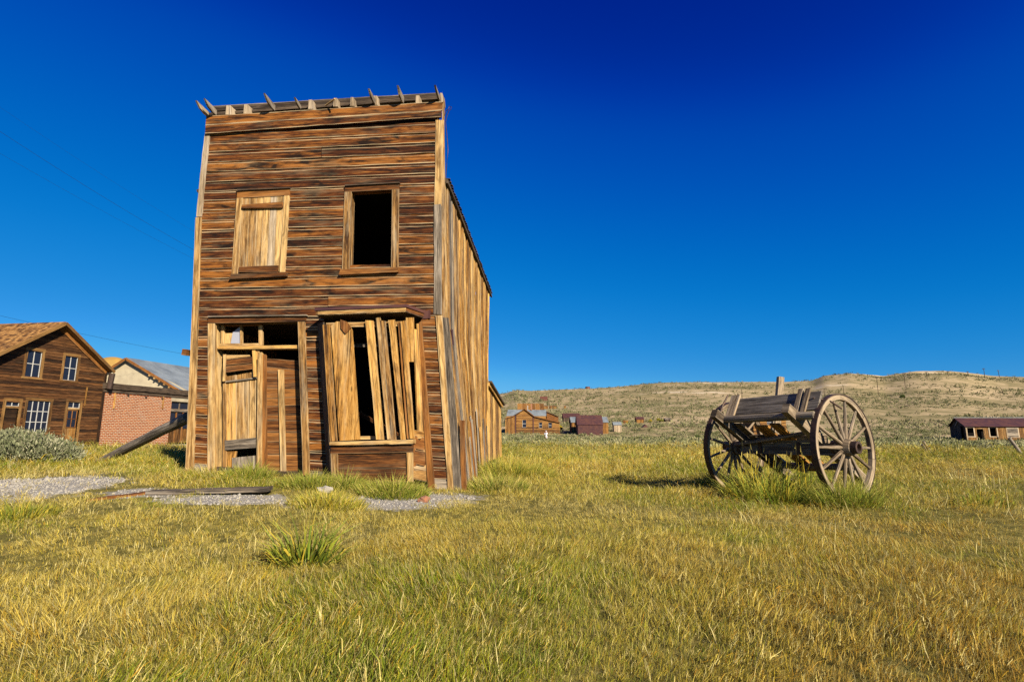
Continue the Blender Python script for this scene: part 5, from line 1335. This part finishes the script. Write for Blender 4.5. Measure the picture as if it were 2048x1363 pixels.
# ================================================================== GRASS AND BRUSH
STRAW, GOLD, OLIVE, GREEN, BROWN, PALE_ = map(np.array, ((.60, .49, .14), (.53, .395, .028), (.255, .27, .011), (.095, .175, .008), (.31, .15, .016), (.74, .63, .27)))
def blades(x, y, z, h, w, az, lean, curl, col, tipcol=None):
    """tapered bent blades: 5 verts, one quad and one triangle each"""
    n = len(x); dx, dy = np.sin(az), np.cos(az)
    fx = RNG.uniform(0, 2 * np.pi, n); sx, sy = np.cos(fx) * w / 2, np.sin(fx) * w / 2
    m = h * .55; mx = np.sin(lean) * m; mz = np.cos(lean) * m
    l2 = lean + curl; tx = mx + np.sin(l2) * (h - m); tz = np.maximum(mz + np.cos(l2) * (h - m), .01)
    V = np.empty((n, 5, 3))
    V[:, 0] = np.stack([x - sx, y - sy, z - .02], -1); V[:, 1] = np.stack([x + sx, y + sy, z - .02], -1)
    V[:, 2] = np.stack([x + dx * mx + sx * .8, y + dy * mx + sy * .8, z + mz], -1); V[:, 3] = np.stack([x + dx * mx - sx * .8, y + dy * mx - sy * .8, z + mz], -1)
    V[:, 4] = np.stack([x + dx * tx, y + dy * tx, z + tz], -1)
    b = (np.arange(n) * 5)[:, None]
    L = np.concatenate([b + [0, 1, 2, 3], b + [3, 2, 4]], 1).ravel(); S = np.tile([4, 3], n)
    C = np.repeat(col[:, None, :], 5, 1)
    if tipcol is not None: C[:, 4] = tipcol; C[:, 2:4] = C[:, 2:4] * .55 + tipcol[:, None, :] * .45
    return V.reshape(-1, 3), L, S, C.reshape(-1, 3)
def pick(n, probs, cols):
    k = RNG.choice(len(cols), n, p=np.array(probs) / sum(probs)); return np.array(cols)[k] * RNG.uniform(.7, 1.2, (n, 1))
# footprint of the leaning building and its corners, where no grass grows
def inside(x, y):
    p = np.stack([x - F0.x, y - F0.y], -1); u = p @ np.array([FU.x, FU.y]); v = -(p @ np.array([FN.x, FN.y]))
    return (u > -4.05) & (u < .02) & (v > -.02) & (v < 8.3)
TR0, TR1 = onground(930, 1004), onground(1560, 1040)
def trampled(x, y):
    d = np.array([TR1.x - TR0.x, TR1.y - TR0.y]); L = np.linalg.norm(d); d /= L
    u = (x - TR0.x) * d[0] + (y - TR0.y) * d[1]; v = -(x - TR0.x) * d[1] + (y - TR0.y) * d[0] + vnoise(x, y, 1.2, 99) * .7
    return np.exp(-(v / .42) ** 2) * sstep(-1.2, .2, u) * (1 - sstep(L - .5, L + 1.2, u))
def grass_field():
    N = 280000
    # distance with density falling off, azimuth even
    a = RNG.uniform(R(-54), R(54), N)
    r0, r1, pw = 1.35, 62.0, .60
    r = (RNG.uniform(0, 1, N) * (r1 ** pw - r0 ** pw) + r0 ** pw) ** (1 / pw)
    x, y = r * np.sin(a), r * np.cos(a)
    # gather into tufts
    cl = vnoise(x, y, .16, 21) + .7 * vnoise(x, y, .5, 22)
    keep = RNG.uniform(0, 1, N) < np.clip(.78 + cl * 1.3, .12, 1)
    gv = gravel_at(x, y) + vnoise(x, y, .35, 9) * .5 + vnoise(x, y, .12, 8) * .25
    keep &= (gv < .5) | (RNG.uniform(0, 1, N) < .07)
    keep &= ~inside(x, y)
    keep &= ~((y > 24) & (x < -17.5 + .0 * y) & (x > -60))
    x, y, r = x[keep], y[keep], r[keep]; n = len(x)
    z = ground(x, y)
    g1 = vnoise(x, y, 2.3, 31) + .6 * vnoise(x, y, .8, 32) + .35 * vnoise(x, y, .3, 33)      # green / dry patches
    g2 = vnoise(x, y, 3.1, 41) + .5 * vnoise(x, y, 1.0, 42)
    px = 1024 + 1070 * x / y
    right = sstep(1150, 2000, px) * (1 - sstep(9, 16, y))                                    # browner towards the near right
    left = (1 - sstep(200, 900, px)) * (1 - sstep(8, 13, y))
    band = sstep(10, 13, y) * (1 - sstep(24, 30, y))                                         # taller grass on the flat behind
    reed = band * np.clip(1.6 * np.exp(-((px - 1230) / 230) ** 2) * np.exp(-((y - 17) / 5.5) ** 2) + .6 * vnoise(x, y, 3.5, 52), 0, 1)
    h = RNG.uniform(.020, .066, n) * (1 + .5 * np.clip(g2, -1, 1)) + .010 * RNG.exponential(1, n)
    h *= 1 + .55 * sstep(4, 9, y) * (.4 + .9 * np.clip(g2 + .2, 0, 1)) + 1.1 * band * (.5 + vnoise(x, y, 2.2, 51)) + 2.0 * reed
    far = np.maximum(1, r / 9.0)
    tr = trampled(x, y); h *= 1 - .45 * tr
    h *= np.clip(1 + .8 * vnoise(x, y, .26, 81) + .5 * vnoise(x, y, .6, 82), .4, 2)
    w = RNG.uniform(.0014, .0030, n) * np.maximum(1, r / 3.2) ** .85
    az = R(215) + vnoise(x, y, 1.9, 61) * 6.0 + RNG.normal(0, 1.1, n)
    lean = np.abs(RNG.normal(.62, .42, n)) * (1 - .6 * reed); curl = RNG.normal(.45, .55, n)
    mow = RNG.uniform(0, 1, n)
    pg = np.clip(.40 + 1.3 * g1 + .12 * right - .20 * left - .5 * tr, .03, .92)                         # share of green
    u = RNG.uniform(0, 1, (n, 1))
    dry = np.where(RNG.uniform(0, 1, (n, 1)) < .55, STRAW, GOLD)
    dry = np.where(RNG.uniform(0, 1, (n, 1)) < (.10 + .42 * right)[:, None], BROWN * 1.25, dry)
    dry = np.where(RNG.uniform(0, 1, (n, 1)) < (.10 + .25 * left)[:, None], PALE_, dry)
    grn = np.where(RNG.uniform(0, 1, (n, 1)) < .6, OLIVE, GREEN)
    grn = np.where(RNG.uniform(0, 1, (n, 1)) < (.8 * reed)[:, None], np.array([.21, .28, .075]), grn)
    col = np.where(u < pg[:, None], grn, dry) * RNG.uniform(.72, 1.2, (n, 1))
    tip = col * .5 + .5 * (np.where(RNG.uniform(0, 1, (n, 1)) < .5, STRAW, GOLD) * RNG.uniform(.8, 1.2, (n, 1)))
    V, L, S, C = blades(x, y, z, h, w, az, lean, curl, col, tip)
    m = 3000                                                # taller dead stalks here and there
    a = RNG.uniform(R(-47), R(47), m); r = RNG.uniform(2.2, 15, m); sx, sy = r * np.sin(a), r * np.cos(a)
    k = (gravel_at(sx, sy) < .45) & ~inside(sx, sy) & (vnoise(sx, sy, 1.6, 97) + .5 * sstep(0, 1, sx / sy) > .0); sx, sy, r = sx[k], sy[k], r[k]; m = len(sx)
    v2, l2, s2, c2 = blades(sx, sy, ground(sx, sy), RNG.uniform(.08, .20, m) * (.7 + r * .05), RNG.uniform(.002, .0035, m) * np.maximum(1, r / 4), RNG.uniform(0, 6.283, m), np.abs(RNG.normal(.5, .35, m)), RNG.normal(.3, .5, m), np.where(RNG.uniform(0, 1, (m, 1)) < .6, PALE_, STRAW) * RNG.uniform(.7, 1.1, (m, 1)))
    L = np.concatenate([L, l2 + len(V)]); V = np.vstack([V, v2]); S = np.concatenate([S, s2]); C = np.vstack([C, c2])
    big_mesh('grass', V, L, S, 'grass', C, kind='stuff', label='short dry yellow green grass covering the flat', category='grass')
grass_field()

def tuft_material():
    m = bpy.data.materials.new('grass_carpet'); m.use_nodes = True
    nt = m.node_tree; nt.nodes.clear()
    out = nt.nodes.new('ShaderNodeOutputMaterial')
    ti = nt.nodes.new('ShaderNodeAttribute'); ti.attribute_type = 'INSTANCER'; ti.attribute_name = 'tint'
    vc = nt.nodes.new('ShaderNodeVertexColor'); vc.layer_name = 'col'
    sp = nt.nodes.new('ShaderNodeSeparateColor'); nt.links.new(vc.outputs[0], sp.inputs[0])
    dry = ramp(nt, [(0, tuple(STRAW)), (.35, tuple(PALE_)), (.6, tuple(GOLD)), (.85, (.46, .23, .022)), (1, tuple(OLIVE))], sp.outputs[2]).outputs[0]
    c = mixc(nt, sp.outputs[1], ti.outputs['Color'], dry)
    c = mixc(nt, 1.0, c, vc_val(nt, sp.outputs[0]), 'MULTIPLY')
    d = nt.nodes.new('ShaderNodeBsdfPrincipled'); d.inputs['Roughness'].default_value = .75; d.inputs['Specular IOR Level'].default_value = .15
    t = nt.nodes.new('ShaderNodeBsdfTranslucent'); mx = nt.nodes.new('ShaderNodeMixShader'); mx.inputs[0].default_value = .35
    nt.links.new(c, d.inputs['Base Color']); nt.links.new(c, t.inputs['Color'])
    nt.links.new(d.outputs[0], mx.inputs[1]); nt.links.new(t.outputs[0], mx.inputs[2]); nt.links.new(mx.outputs[0], out.inputs[0])
    return m
def vc_val(nt, v):
    cc = nt.nodes.new('ShaderNodeCombineColor')
    for i in range(3): nt.links.new(v, cc.inputs[i])
    return cc.outputs[0]
M['carpet'] = tuft_material()
def grass_carpet():
    col = bpy.data.collections.new('grass_tufts')
    for k in range(10):
        n = 46; rr = .092 * np.sqrt(RNG.uniform(0, 1, n)); a = RNG.uniform(0, 6.283, n)
        h = RNG.uniform(.011, .045, n) + .009 * RNG.exponential(1, n)
        az = RNG.uniform(0, 6.283) + RNG.normal(0, 1.6, n)
        kind = RNG.uniform(0, 1, n)                          # low: takes the patch tint, high: dry blade
        c = np.stack([RNG.uniform(.42, 1.3, n), (kind > .57) * 1.0, RNG.uniform(0, 1, n) ** 1.4], -1)
        tip = c.copy(); tip[:, 1] = np.clip(tip[:, 1] + .25, 0, 1)
        V, L, S, C = blades(rr * np.cos(a), rr * np.sin(a), np.zeros(n), h, RNG.uniform(.0012, .0027, n), az, np.abs(RNG.normal(.7, .5, n)), RNG.normal(.45, .6, n), c, tip)
        o = big_mesh('grass_tuft', V, L, S, 'carpet', C); COL.objects.unlink(o); col.objects.link(o)
    N = 36000
    a = RNG.uniform(R(-53), R(53), N); r0, r1, pw = 1.3, 30.0, .50
    r = (RNG.uniform(0, 1, N) * (r1 ** pw - r0 ** pw) + r0 ** pw) ** (1 / pw)
    x, y = r * np.sin(a), r * np.cos(a)
    gv = gravel_at(x, y) + vnoise(x, y, .35, 9) * .5 + vnoise(x, y, .12, 8) * .25
    keep = ((gv < .48) | (RNG.uniform(0, 1, N) < .06)) & ~inside(x, y) & ~((y > 24) & (x < -17.5))
    x, y, r = x[keep], y[keep], r[keep]; n = len(x)
    g1 = vnoise(x, y, 2.3, 31) + .6 * vnoise(x, y, .8, 32) + .35 * vnoise(x, y, .3, 33)
    g2 = vnoise(x, y, 3.1, 41) + .5 * vnoise(x, y, 1.0, 42)
    px = 1024 + 1070 * x / y
    right = sstep(1150, 2000, px) * (1 - sstep(9, 16, y)); left = (1 - sstep(200, 900, px)) * (1 - sstep(8, 13, y))
    flat = np.clip(sstep(.12, .42, vnoise(x, y, 1.5, 91) + .5 * vnoise(x, y, .5, 92)) + .9 * trampled(x, y), 0, 1)
    pg = np.clip(.53 + 1.8 * g1 + .06 * right - .15 * left - .5 * flat + RNG.normal(0, .22, n), 0, 1)[:, None]
    br = np.clip(.12 + .75 * right + .9 * g2 + RNG.normal(0, .1, n), 0, .75)[:, None]
    dryc = (STRAW * .5 + GOLD * .5) * (1 - br) + BROWN * br; dryc = dryc * (1 - .7 * flat[:, None]) + PALE_ * .62 * flat[:, None]
    mg = RNG.uniform(0, 1, (n, 1)); grn = OLIVE * mg + GREEN * (1 - mg)
    tint = (dryc * (1 - pg) + grn * pg) * RNG.uniform(.8, 1.15, (n, 1))
    hum = vnoise(x, y, .26, 81) + .6 * vnoise(x, y, .6, 82)
    sc = (.72 + .7 * hum + .5 * np.clip(g2 + .3, 0, 1.2) + .25 * sstep(4, 9, y) + .30 * sstep(10, 14, y)) * RNG.uniform(.75, 1.3, n) * (1 - .35 * flat); sc = np.maximum(sc, .42)
    wide = np.maximum(1, r / 5.0) ** .8; th_ = vnoise(x, y, 1.3, 95) * 9 + 2.2
    me = bpy.data.meshes.new('grass_carpet'); me.vertices.add(n)
    me.vertices.foreach_set('co', np.stack([x, y, ground(x, y)], -1).astype(np.float32).ravel())
    def attr(nm, ty, data, key): a_ = me.attributes.new(nm, ty, 'POINT'); a_.data.foreach_set(key, data)
    attr('tint', 'FLOAT_COLOR', np.concatenate([tint, np.ones((n, 1))], 1).astype(np.float32).ravel(), 'color')
    attr('rot', 'FLOAT_VECTOR', np.stack([.42 * np.sin(th_) + RNG.normal(0, .2, n), .42 * np.cos(th_) + RNG.normal(0, .2, n), RNG.uniform(-.9, .9, n)], -1).astype(np.float32).ravel(), 'vector')
    attr('scl', 'FLOAT_VECTOR', np.stack([sc * wide, sc * wide, sc], -1).astype(np.float32).ravel(), 'vector')
    attr('idx', 'INT', RNG.integers(0, 10, n).astype(np.int32), 'value')
    o = link(bpy.data.objects.new('grass_carpet', me), kind='stuff', label='dense fine turf of dry yellow green grass over the flat', category='grass')
    ng = bpy.data.node_groups.new('scatter_tufts', 'GeometryNodeTree')
    ng.interface.new_socket('Geometry', in_out='INPUT', socket_type='NodeSocketGeometry'); ng.interface.new_socket('Geometry', in_out='OUTPUT', socket_type='NodeSocketGeometry')
    N_, K = ng.nodes, ng.links
    gi, go = N_.new('NodeGroupInput'), N_.new('NodeGroupOutput')
    ip = N_.new('GeometryNodeInstanceOnPoints'); ci = N_.new('GeometryNodeCollectionInfo'); ci.inputs[0].default_value = col; ci.inputs[1].default_value = True; ci.inputs[2].default_value = True
    ip.inputs['Pick Instance'].default_value = True
    def na(nm, ty): q = N_.new('GeometryNodeInputNamedAttribute'); q.data_type = ty; q.inputs[0].default_value = nm; return q.outputs[0]
    e2r = N_.new('FunctionNodeEulerToRotation'); K.new(na('rot', 'FLOAT_VECTOR'), e2r.inputs[0])
    K.new(gi.outputs[0], ip.inputs['Points']); K.new(ci.outputs[0], ip.inputs['Instance']); K.new(na('idx', 'INT'), ip.inputs['Instance Index'])
    K.new(e2r.outputs[0], ip.inputs['Rotation']); K.new(na('scl', 'FLOAT_VECTOR'), ip.inputs['Scale']); K.new(ip.outputs[0], go.inputs[0])
    md = o.modifiers.new('scatter', 'NODES'); md.node_group = ng
grass_carpet()

def clump(px, py, rad, hmin, hmax, n, cols, probs, lab, nm='grass_clump', cat='grass clump', group=None, w=(.004, .009), spread=.75, seeds=0, off=(0, 0), seedcol=PALE_, at_=None):
    c = onground(px, py) if at_ is None else Vector((at_[0], at_[1], gz(*at_))); c.x += off[0]; c.y += off[1]
    for _ in range(30):
        if not inside(np.array([c.x]), np.array([c.y - .5 * rad]))[0]: break
        c += FN * .05
    rr = rad * np.sqrt(RNG.uniform(0, 1, n)); a = RNG.uniform(0, 2 * np.pi, n)
    x, y = c.x + rr * np.cos(a), c.y + rr * np.sin(a) * .8
    k = ~inside(x, y); x, y, rr, a = x[k], y[k], rr[k], a[k]; n = len(x)
    z = ground(x, y)
    h = RNG.uniform(hmin, hmax, n) * (1.1 - .45 * rr / rad)
    az = np.arctan2(np.cos(a), np.sin(a) * .8) + RNG.normal(0, .7, n)
    lean = np.clip(spread * rr / rad + RNG.normal(.12, .18, n), 0, 1.3); curl = np.abs(RNG.normal(.45, .35, n))
    col = pick(n, probs, cols)
    V, L, S, C = blades(x, y, z, h, RNG.uniform(w[0], w[1], n), az, lean, curl, col, col * .6 + .4 * STRAW)
    if seeds:
        i = RNG.choice(n, seeds); hx, hy, hz = x[i], y[i], z[i]; sh = RNG.uniform(hmax * .9, hmax * 1.25, seeds)
        l2 = np.abs(RNG.normal(.12, .1, seeds)); a2 = RNG.uniform(0, 6.28, seeds)
        tx, ty, tz = hx + np.sin(a2) * np.sin(l2) * sh, hy + np.cos(a2) * np.sin(l2) * sh, hz + np.cos(l2) * sh
        o = len(V)
        v1, l1, s1, c1 = blades(hx, hy, hz, sh, np.full(seeds, w[0]), a2, l2, np.zeros(seeds), np.tile(GOLD, (seeds, 1)))
        v2, l2_, s2, c2_ = blades(tx, ty, tz - .035, np.full(seeds, .06), np.full(seeds, w[1] * .75), a2, l2, np.zeros(seeds), np.tile(seedcol, (seeds, 1)) * RNG.uniform(.7, 1.1, (seeds, 1)))
        V = np.vstack([V, v1, v2]); L = np.concatenate([L, l1 + o, l2_ + o + len(v1)]); S = np.concatenate([S, s1, s2]); C = np.vstack([C, c1, c2_])
    o = big_mesh(nm, V, L, S, 'grass', C)
    tag(o, lab, cat, group); return o
BRIGHT = np.array([.205, .29, .025]); LIME = np.array([.34, .33, .035])
gcols, gp = [GREEN, BRIGHT, OLIVE, LIME, STRAW], [.2, .3, .2, .15, .15]
dcols, dp = [STRAW, GOLD, OLIVE, BRIGHT, PALE_], [.35, .2, .2, .1, .15]
grp = 'grass clumps along the foot of the building'
clump(425, 948, .42, .10, .26, 1100, dcols, dp, 'straw yellow grass at the leaning building\'s left corner post', group=grp)
clump(500, 956, .38, .14, .34, 1500, gcols, gp, 'green grass clump at the foot of the left door', group=grp)
clump(548, 965, .10, .06, .15, 160, gcols, gp, 'tiny green tuft alone before the boarded door', group=grp)
clump(628, 974, .42, .14, .30, 1700, gcols, gp, 'wide green grass clump below the right door casing', group=grp)
clump(690, 975, .30, .14, .34, 1000, gcols, gp, 'green grass clump at the bay window\'s left foot', group=grp)
clump(785, 990, .46, .14, .36, 2000, gcols, gp, 'largest green grass clump before the bay window panel', group=grp)
clump(655, 1012, .42, .10, .26, 1700, [OLIVE, GOLD, STRAW, GREEN], [.35, .3, .25, .1], 'olive golden hummock of grass growing through the gravel strip', group=grp)
clump(0, 0, .80, .25, .62, 3600, at_=(-.05, 10.4), cols=[LIME, BRIGHT, GOLD, OLIVE, STRAW], probs=[.3, .25, .2, .15, .1], lab='tall lime green grass bank along the right side wall', group=grp, w=(.005, .011))
clump(0, 0, .50, .14, .36, 1900, at_=(-.25, 8.4), cols=[STRAW, OLIVE, BRIGHT, GREEN], probs=[.35, .25, .2, .2], lab='low yellow green grass mound beside the right wall corner', group=grp)
clump(300, 930, .9, .16, .36, 2200, [LIME, GOLD, OLIVE, STRAW], [.3, .3, .2, .2], 'bright grass growing round the propped log', group=grp, w=(.005, .010))
# strap-leaved plants
clump(612, 1128, .18, .24, .50, 190, [GREEN, OLIVE, BRIGHT * 1.2, GOLD], [.4, .3, .2, .1], 'strap leaved green plant alone in the near lawn', 'strap_leaf_plant', 'plant', w=(.010, .017), spread=1.0, seeds=0)
clump(1540, 998, .58, .32, .62, 950, [BRIGHT, OLIVE, LIME, GOLD, GREEN], [.3, .2, .25, .15, .1], 'thick strap leaved plants with pale seed heads under the wagon', 'strap_leaf_plant', 'plant', w=(.009, .016), spread=.7, seeds=26, seedcol=STRAW)
clump(1612, 975, .34, .45, .80, 260, [BRIGHT, GREEN, LIME], [.5, .3, .2], 'tall thin upright reeds beside the near wagon wheel', 'reed_clump', 'reeds', w=(.005, .009), spread=.3, seeds=3)
clump(1690, 1008, .40, .20, .50, 1300, [BRIGHT, LIME, OLIVE, STRAW, GREEN], [.35, .25, .15, .1, .15], 'green grass at the foot of the near wagon wheel', group='grass around the wagon')
clump(1748, 988, .26, .18, .40, 500, [LIME, STRAW, BRIGHT], [.4, .3, .3], 'pale green grass tuft right of the near wheel', group='grass around the wagon')
clump(1440, 972, .40, .20, .42, 1100, [BRIGHT, OLIVE, LIME, STRAW], [.35, .25, .25, .15], 'green tuft at the foot of the far wagon wheel', group='grass around the wagon')
clump(1965, 1012, .30, .10, .26, 420, [OLIVE, GREEN, BROWN], [.5, .3, .2], 'dark low weed with pale stalks at the lawn edge', 'weed', 'weed', w=(.006, .011), seeds=9)
clump(40, 1000, .40, .08, .22, 800, [GREEN, OLIVE, GOLD], [.4, .35, .25], 'dark green grass tuft beside the pale path', group='grass beside the path')

# ------------------------------------------------------------------ sagebrush
SAGE = [np.array(c) for c in ((.195, .20, .085), (.265, .26, .12), (.13, .135, .05), (.32, .295, .15))]
def bush_arrays(cx, cy, cz, rx, rz, nleaf, size, cols):
    """many little upright leaf sprays spread through a flattened dome; arrays over bushes"""
    m = len(cx); n = m * nleaf
    i = np.repeat(np.arange(m), nleaf)
    d = RNG.normal(size=(n, 3)); d[:, 2] = np.abs(d[:, 2]); d /= np.linalg.norm(d, axis=1)[:, None]
    q = RNG.uniform(.35, 1.0, n) ** .6 * (1 + .25 * np.sin(d[:, 0] * 5 + i) * np.cos(d[:, 1] * 4 + i * 2))
    P = np.stack([cx[i] + d[:, 0] * rx[i] * q, cy[i] + d[:, 1] * rx[i] * q, cz[i] + d[:, 2] * rz[i] * q], -1)
    s = size[i] * RNG.uniform(.6, 1.4, n)
    up = d * .8 + np.array([0, 0, .8]) + RNG.normal(0, .35, (n, 3)); up /= np.linalg.norm(up, axis=1)[:, None]
    t = RNG.normal(size=(n, 3)); t -= up * np.sum(t * up, 1)[:, None]; t /= np.linalg.norm(t, axis=1)[:, None]
    V = np.empty((n, 4, 3)); V[:, 0] = P - t * (s * .10)[:, None]; V[:, 1] = P + t * (s * .32)[:, None] + up * (s * .8)[:, None]; V[:, 2] = P + up * (s * 1.7)[:, None]; V[:, 3] = P - t * (s * .32)[:, None] + up * (s * .8)[:, None]
    base = cols[RNG.integers(0, len(cols), m)][i] * RNG.uniform(.7, 1.25, (n, 1))
    return V.reshape(-1, 3), np.arange(n * 4), np.full(n, 4), np.repeat(base, 4, 0)
def sage_field():
    VV, LL, SS, CC = [], [], [], []; off = 0
    def add(N, ya, yb, pw, rlo, rhi, nleaf, leaf, dens_noise, dark=1.0):
        nonlocal off
        y = (RNG.uniform(0, 1, N) * (yb ** pw - ya ** pw) + ya ** pw) ** (1 / pw)
        px = RNG.uniform(-600, 2800, N)
        x = (px - 1024) / 1070 * y
        k = RNG.uniform(-.5, .5, N) < vnoise(x, y, dens_noise, 71) * 1.6 + vnoise(x, y, dens_noise * .3, 72) + .12
        k &= (px > 985) | (px < 150) | ((y > 60) & (RNG.uniform(0, 1, N) < .35))
        k &= ~((np.abs(px - 1092) < 9) & (y > 76) & (y < 99))
        k &= RNG.uniform(0, 1, N) > pale_at(x, y) * 1.3
        x, y = x[k], y[k]; n = len(x); 
        keep = np.ones(n, bool)
        for o in bpy.data.objects:                          # leave the buildings clear
            if o.parent is None and o.get('category') in ('house', 'shed', 'outhouse', 'shack', 'cabin', 'ruin', 'person'):
                keep &= ((x - o.location.x) ** 2 + (y - o.location.y) ** 2) > (3.0 if o.get('category') in ('house', 'shed', 'cabin') else 1.0)
        x, y = x[keep], y[keep]; n = len(x)
        rx = RNG.uniform(rlo, rhi, n); rz = rx * RNG.uniform(.6, 1.0, n)
        V, L, S, C = bush_arrays(x, y, ground(x, y) - .05, rx, rz, nleaf, rx * leaf, np.array(SAGE) * dark)
        VV.append(V); LL.append(L + off); SS.append(S); CC.append(C); off += len(V)
    add(9500, 25, 62, 1.5, .16, .38, 52, .25, 7)
    add(13500, 62, 135, 1.4, .28, .62, 34, .32, 14, .88)
    add(25000, 135, 330, 1.3, .38, .9, 12, .48, 30, .75)
    add(17000, 330, 590, 1.2, .6, 1.3, 7, .65, 60, .62)
    big_mesh('sagebrush', np.vstack(VV), np.concatenate(LL), np.concatenate(SS), 'sage', np.vstack(CC), kind='stuff', label='grey green sagebrush spread over the flat and hillside', category='sagebrush')
sage_field()
def shrub(c, rx, rz, n, leaf, cols, lab, nm='sage_bush', cat='bush', group=None, stems=14):
    t = thing(nm, lab, cat, c, group)
    o_ = 0
    VV, LL, SS, CC = [], [], [], []
    per = 260 if n < 3000 else 420; L_ = max(1, int(n / per))
    A = RNG.normal(size=(L_, 3)); A[:, 2] = np.abs(A[:, 2]); A /= np.linalg.norm(A, axis=1)[:, None]
    cx, cy, cz = c.x + A[:, 0] * rx * .55, c.y + A[:, 1] * rx * .55, c.z + A[:, 2] * rz * .5
    V, L, S, C = bush_arrays(cx, cy, cz, np.full(L_, rx * .42), np.full(L_, rz * .55), per, np.full(L_, leaf), np.array(cols))
    big_mesh('foliage', V, L, S, 'sage', C, parent=t, kind='stuff')
    mb = MB()
    for k in range(stems):
        a = random.uniform(0, 6.28); e = c + Vector((math.cos(a) * rx * .6, math.sin(a) * rx * .6, rz * random.uniform(.4, .75)))
        mb.tube([c - ZUP * .03 + (e - c) * .05, c.lerp(e, .5) + Vector((random.uniform(-.05, .05), 0, .05)), e], [leaf * .25, leaf * .18, leaf * .08], 5)
    mb.build('stems', 'grey', t)
    return t
SG = [np.array(c) for c in ((.19, .20, .105), (.26, .26, .145), (.125, .14, .065), (.32, .305, .19))]
c = onground(30, 928); shrub(Vector((c.x, c.y, c.z)), 1.15, .66, 15000, .034, SG, 'large grey green sagebrush before the wooden house windows')
c = onground(112, 926); shrub(Vector((c.x, c.y, c.z)), .6, .5, 6000, .032, SG, 'smaller sagebrush leaning over beside the large grey green one')
YELL = [np.array(c) for c in ((.44, .33, .02), (.34, .30, .035), (.24, .24, .05))]
for x, Y, r, lab in ((1122, 128, 1.5, 'yellow flowering bush at the corner of the grey roofed house'), (1253, 152, .9, 'small yellow flowering bush above the low plank box'), (1298, 168, 1.0, 'yellow flowering bush just right of the little plank shed'), (1316, 172, 1.3, 'wider yellow flowering bush midway between the two small slope sheds'), (1326, 175, .9, 'yellow flowering bush hard against the dark ruined shed')):
    X = (x - 1024) / 1070 * Y; shrub(Vector((X, Y, gz(X, Y))), r, r * .8, 520, r * .16, YELL, lab, 'yellow_bush', 'bush', 'yellow flowering bushes on the slope', 5)
DK = [np.array(c) for c in ((.09, .12, .03), (.14, .16, .05), (.2, .2, .07))]
for x, Y, r, lab in ((1281, 72, .95, 'dark round bush standing out in the sagebrush flat'), (1340, 68, .7, 'dark low bush toward the wagon in the sagebrush flat'), (1390, 95, 1.0, 'dark bush just behind the far wagon wheel'), (1131, 100, .8, 'blackish bush between the gabled house and the tin shed'), (1806, 300, 2.6, 'dark green bush on the slope above the near wheel\'s outer rim')):
    X = (x - 1024) / 1070 * Y; shrub(Vector((X, Y, gz(X, Y))), r, r * .75, 780, r * .14, DK, lab, 'dark_bush', 'bush', 'dark bushes in the sagebrush', 8)

# ------------------------------------------------------------------ pebbles on the bare strips
def pebbles():
    VV, FF = [], []; n = 0
    octa = np.array([(1, 0, 0), (0, 1, 0), (-1, 0, 0), (0, -1, 0), (0, 0, .8), (0, 0, -.6)], float); tri = [(0, 1, 4), (1, 2, 4), (2, 3, 4), (3, 0, 4), (1, 0, 5), (2, 1, 5), (3, 2, 5), (0, 3, 5)]
    for cx, cy, rx, ry, a in GRAVEL:
        m = int(2600 * rx * ry)
        rr = np.sqrt(RNG.uniform(0, 1, m)); t = RNG.uniform(0, 6.283, m); u, w = rr * np.cos(t) * rx, rr * np.sin(t) * ry
        x, y = cx + u * math.cos(a) - w * math.sin(a), cy + u * math.sin(a) + w * math.cos(a)
        s = RNG.exponential(.006, m) + .004
        z = ground(x, y)
        for i in range(m):
            o = octa * RNG.uniform(.6, 1.3, (6, 1)) * s[i]; VV.append(o + (x[i], y[i], z[i])); FF += [(p + n, q + n, r + n) for p, q, r in tri]; n += 6
    F = np.array(FF)
    big_mesh('gravel', np.vstack(VV), F.ravel(), np.full(len(F), 3), 'stone', kind='stuff', label='pale loose gravel on the bare strips of ground', category='gravel')
pebbles()
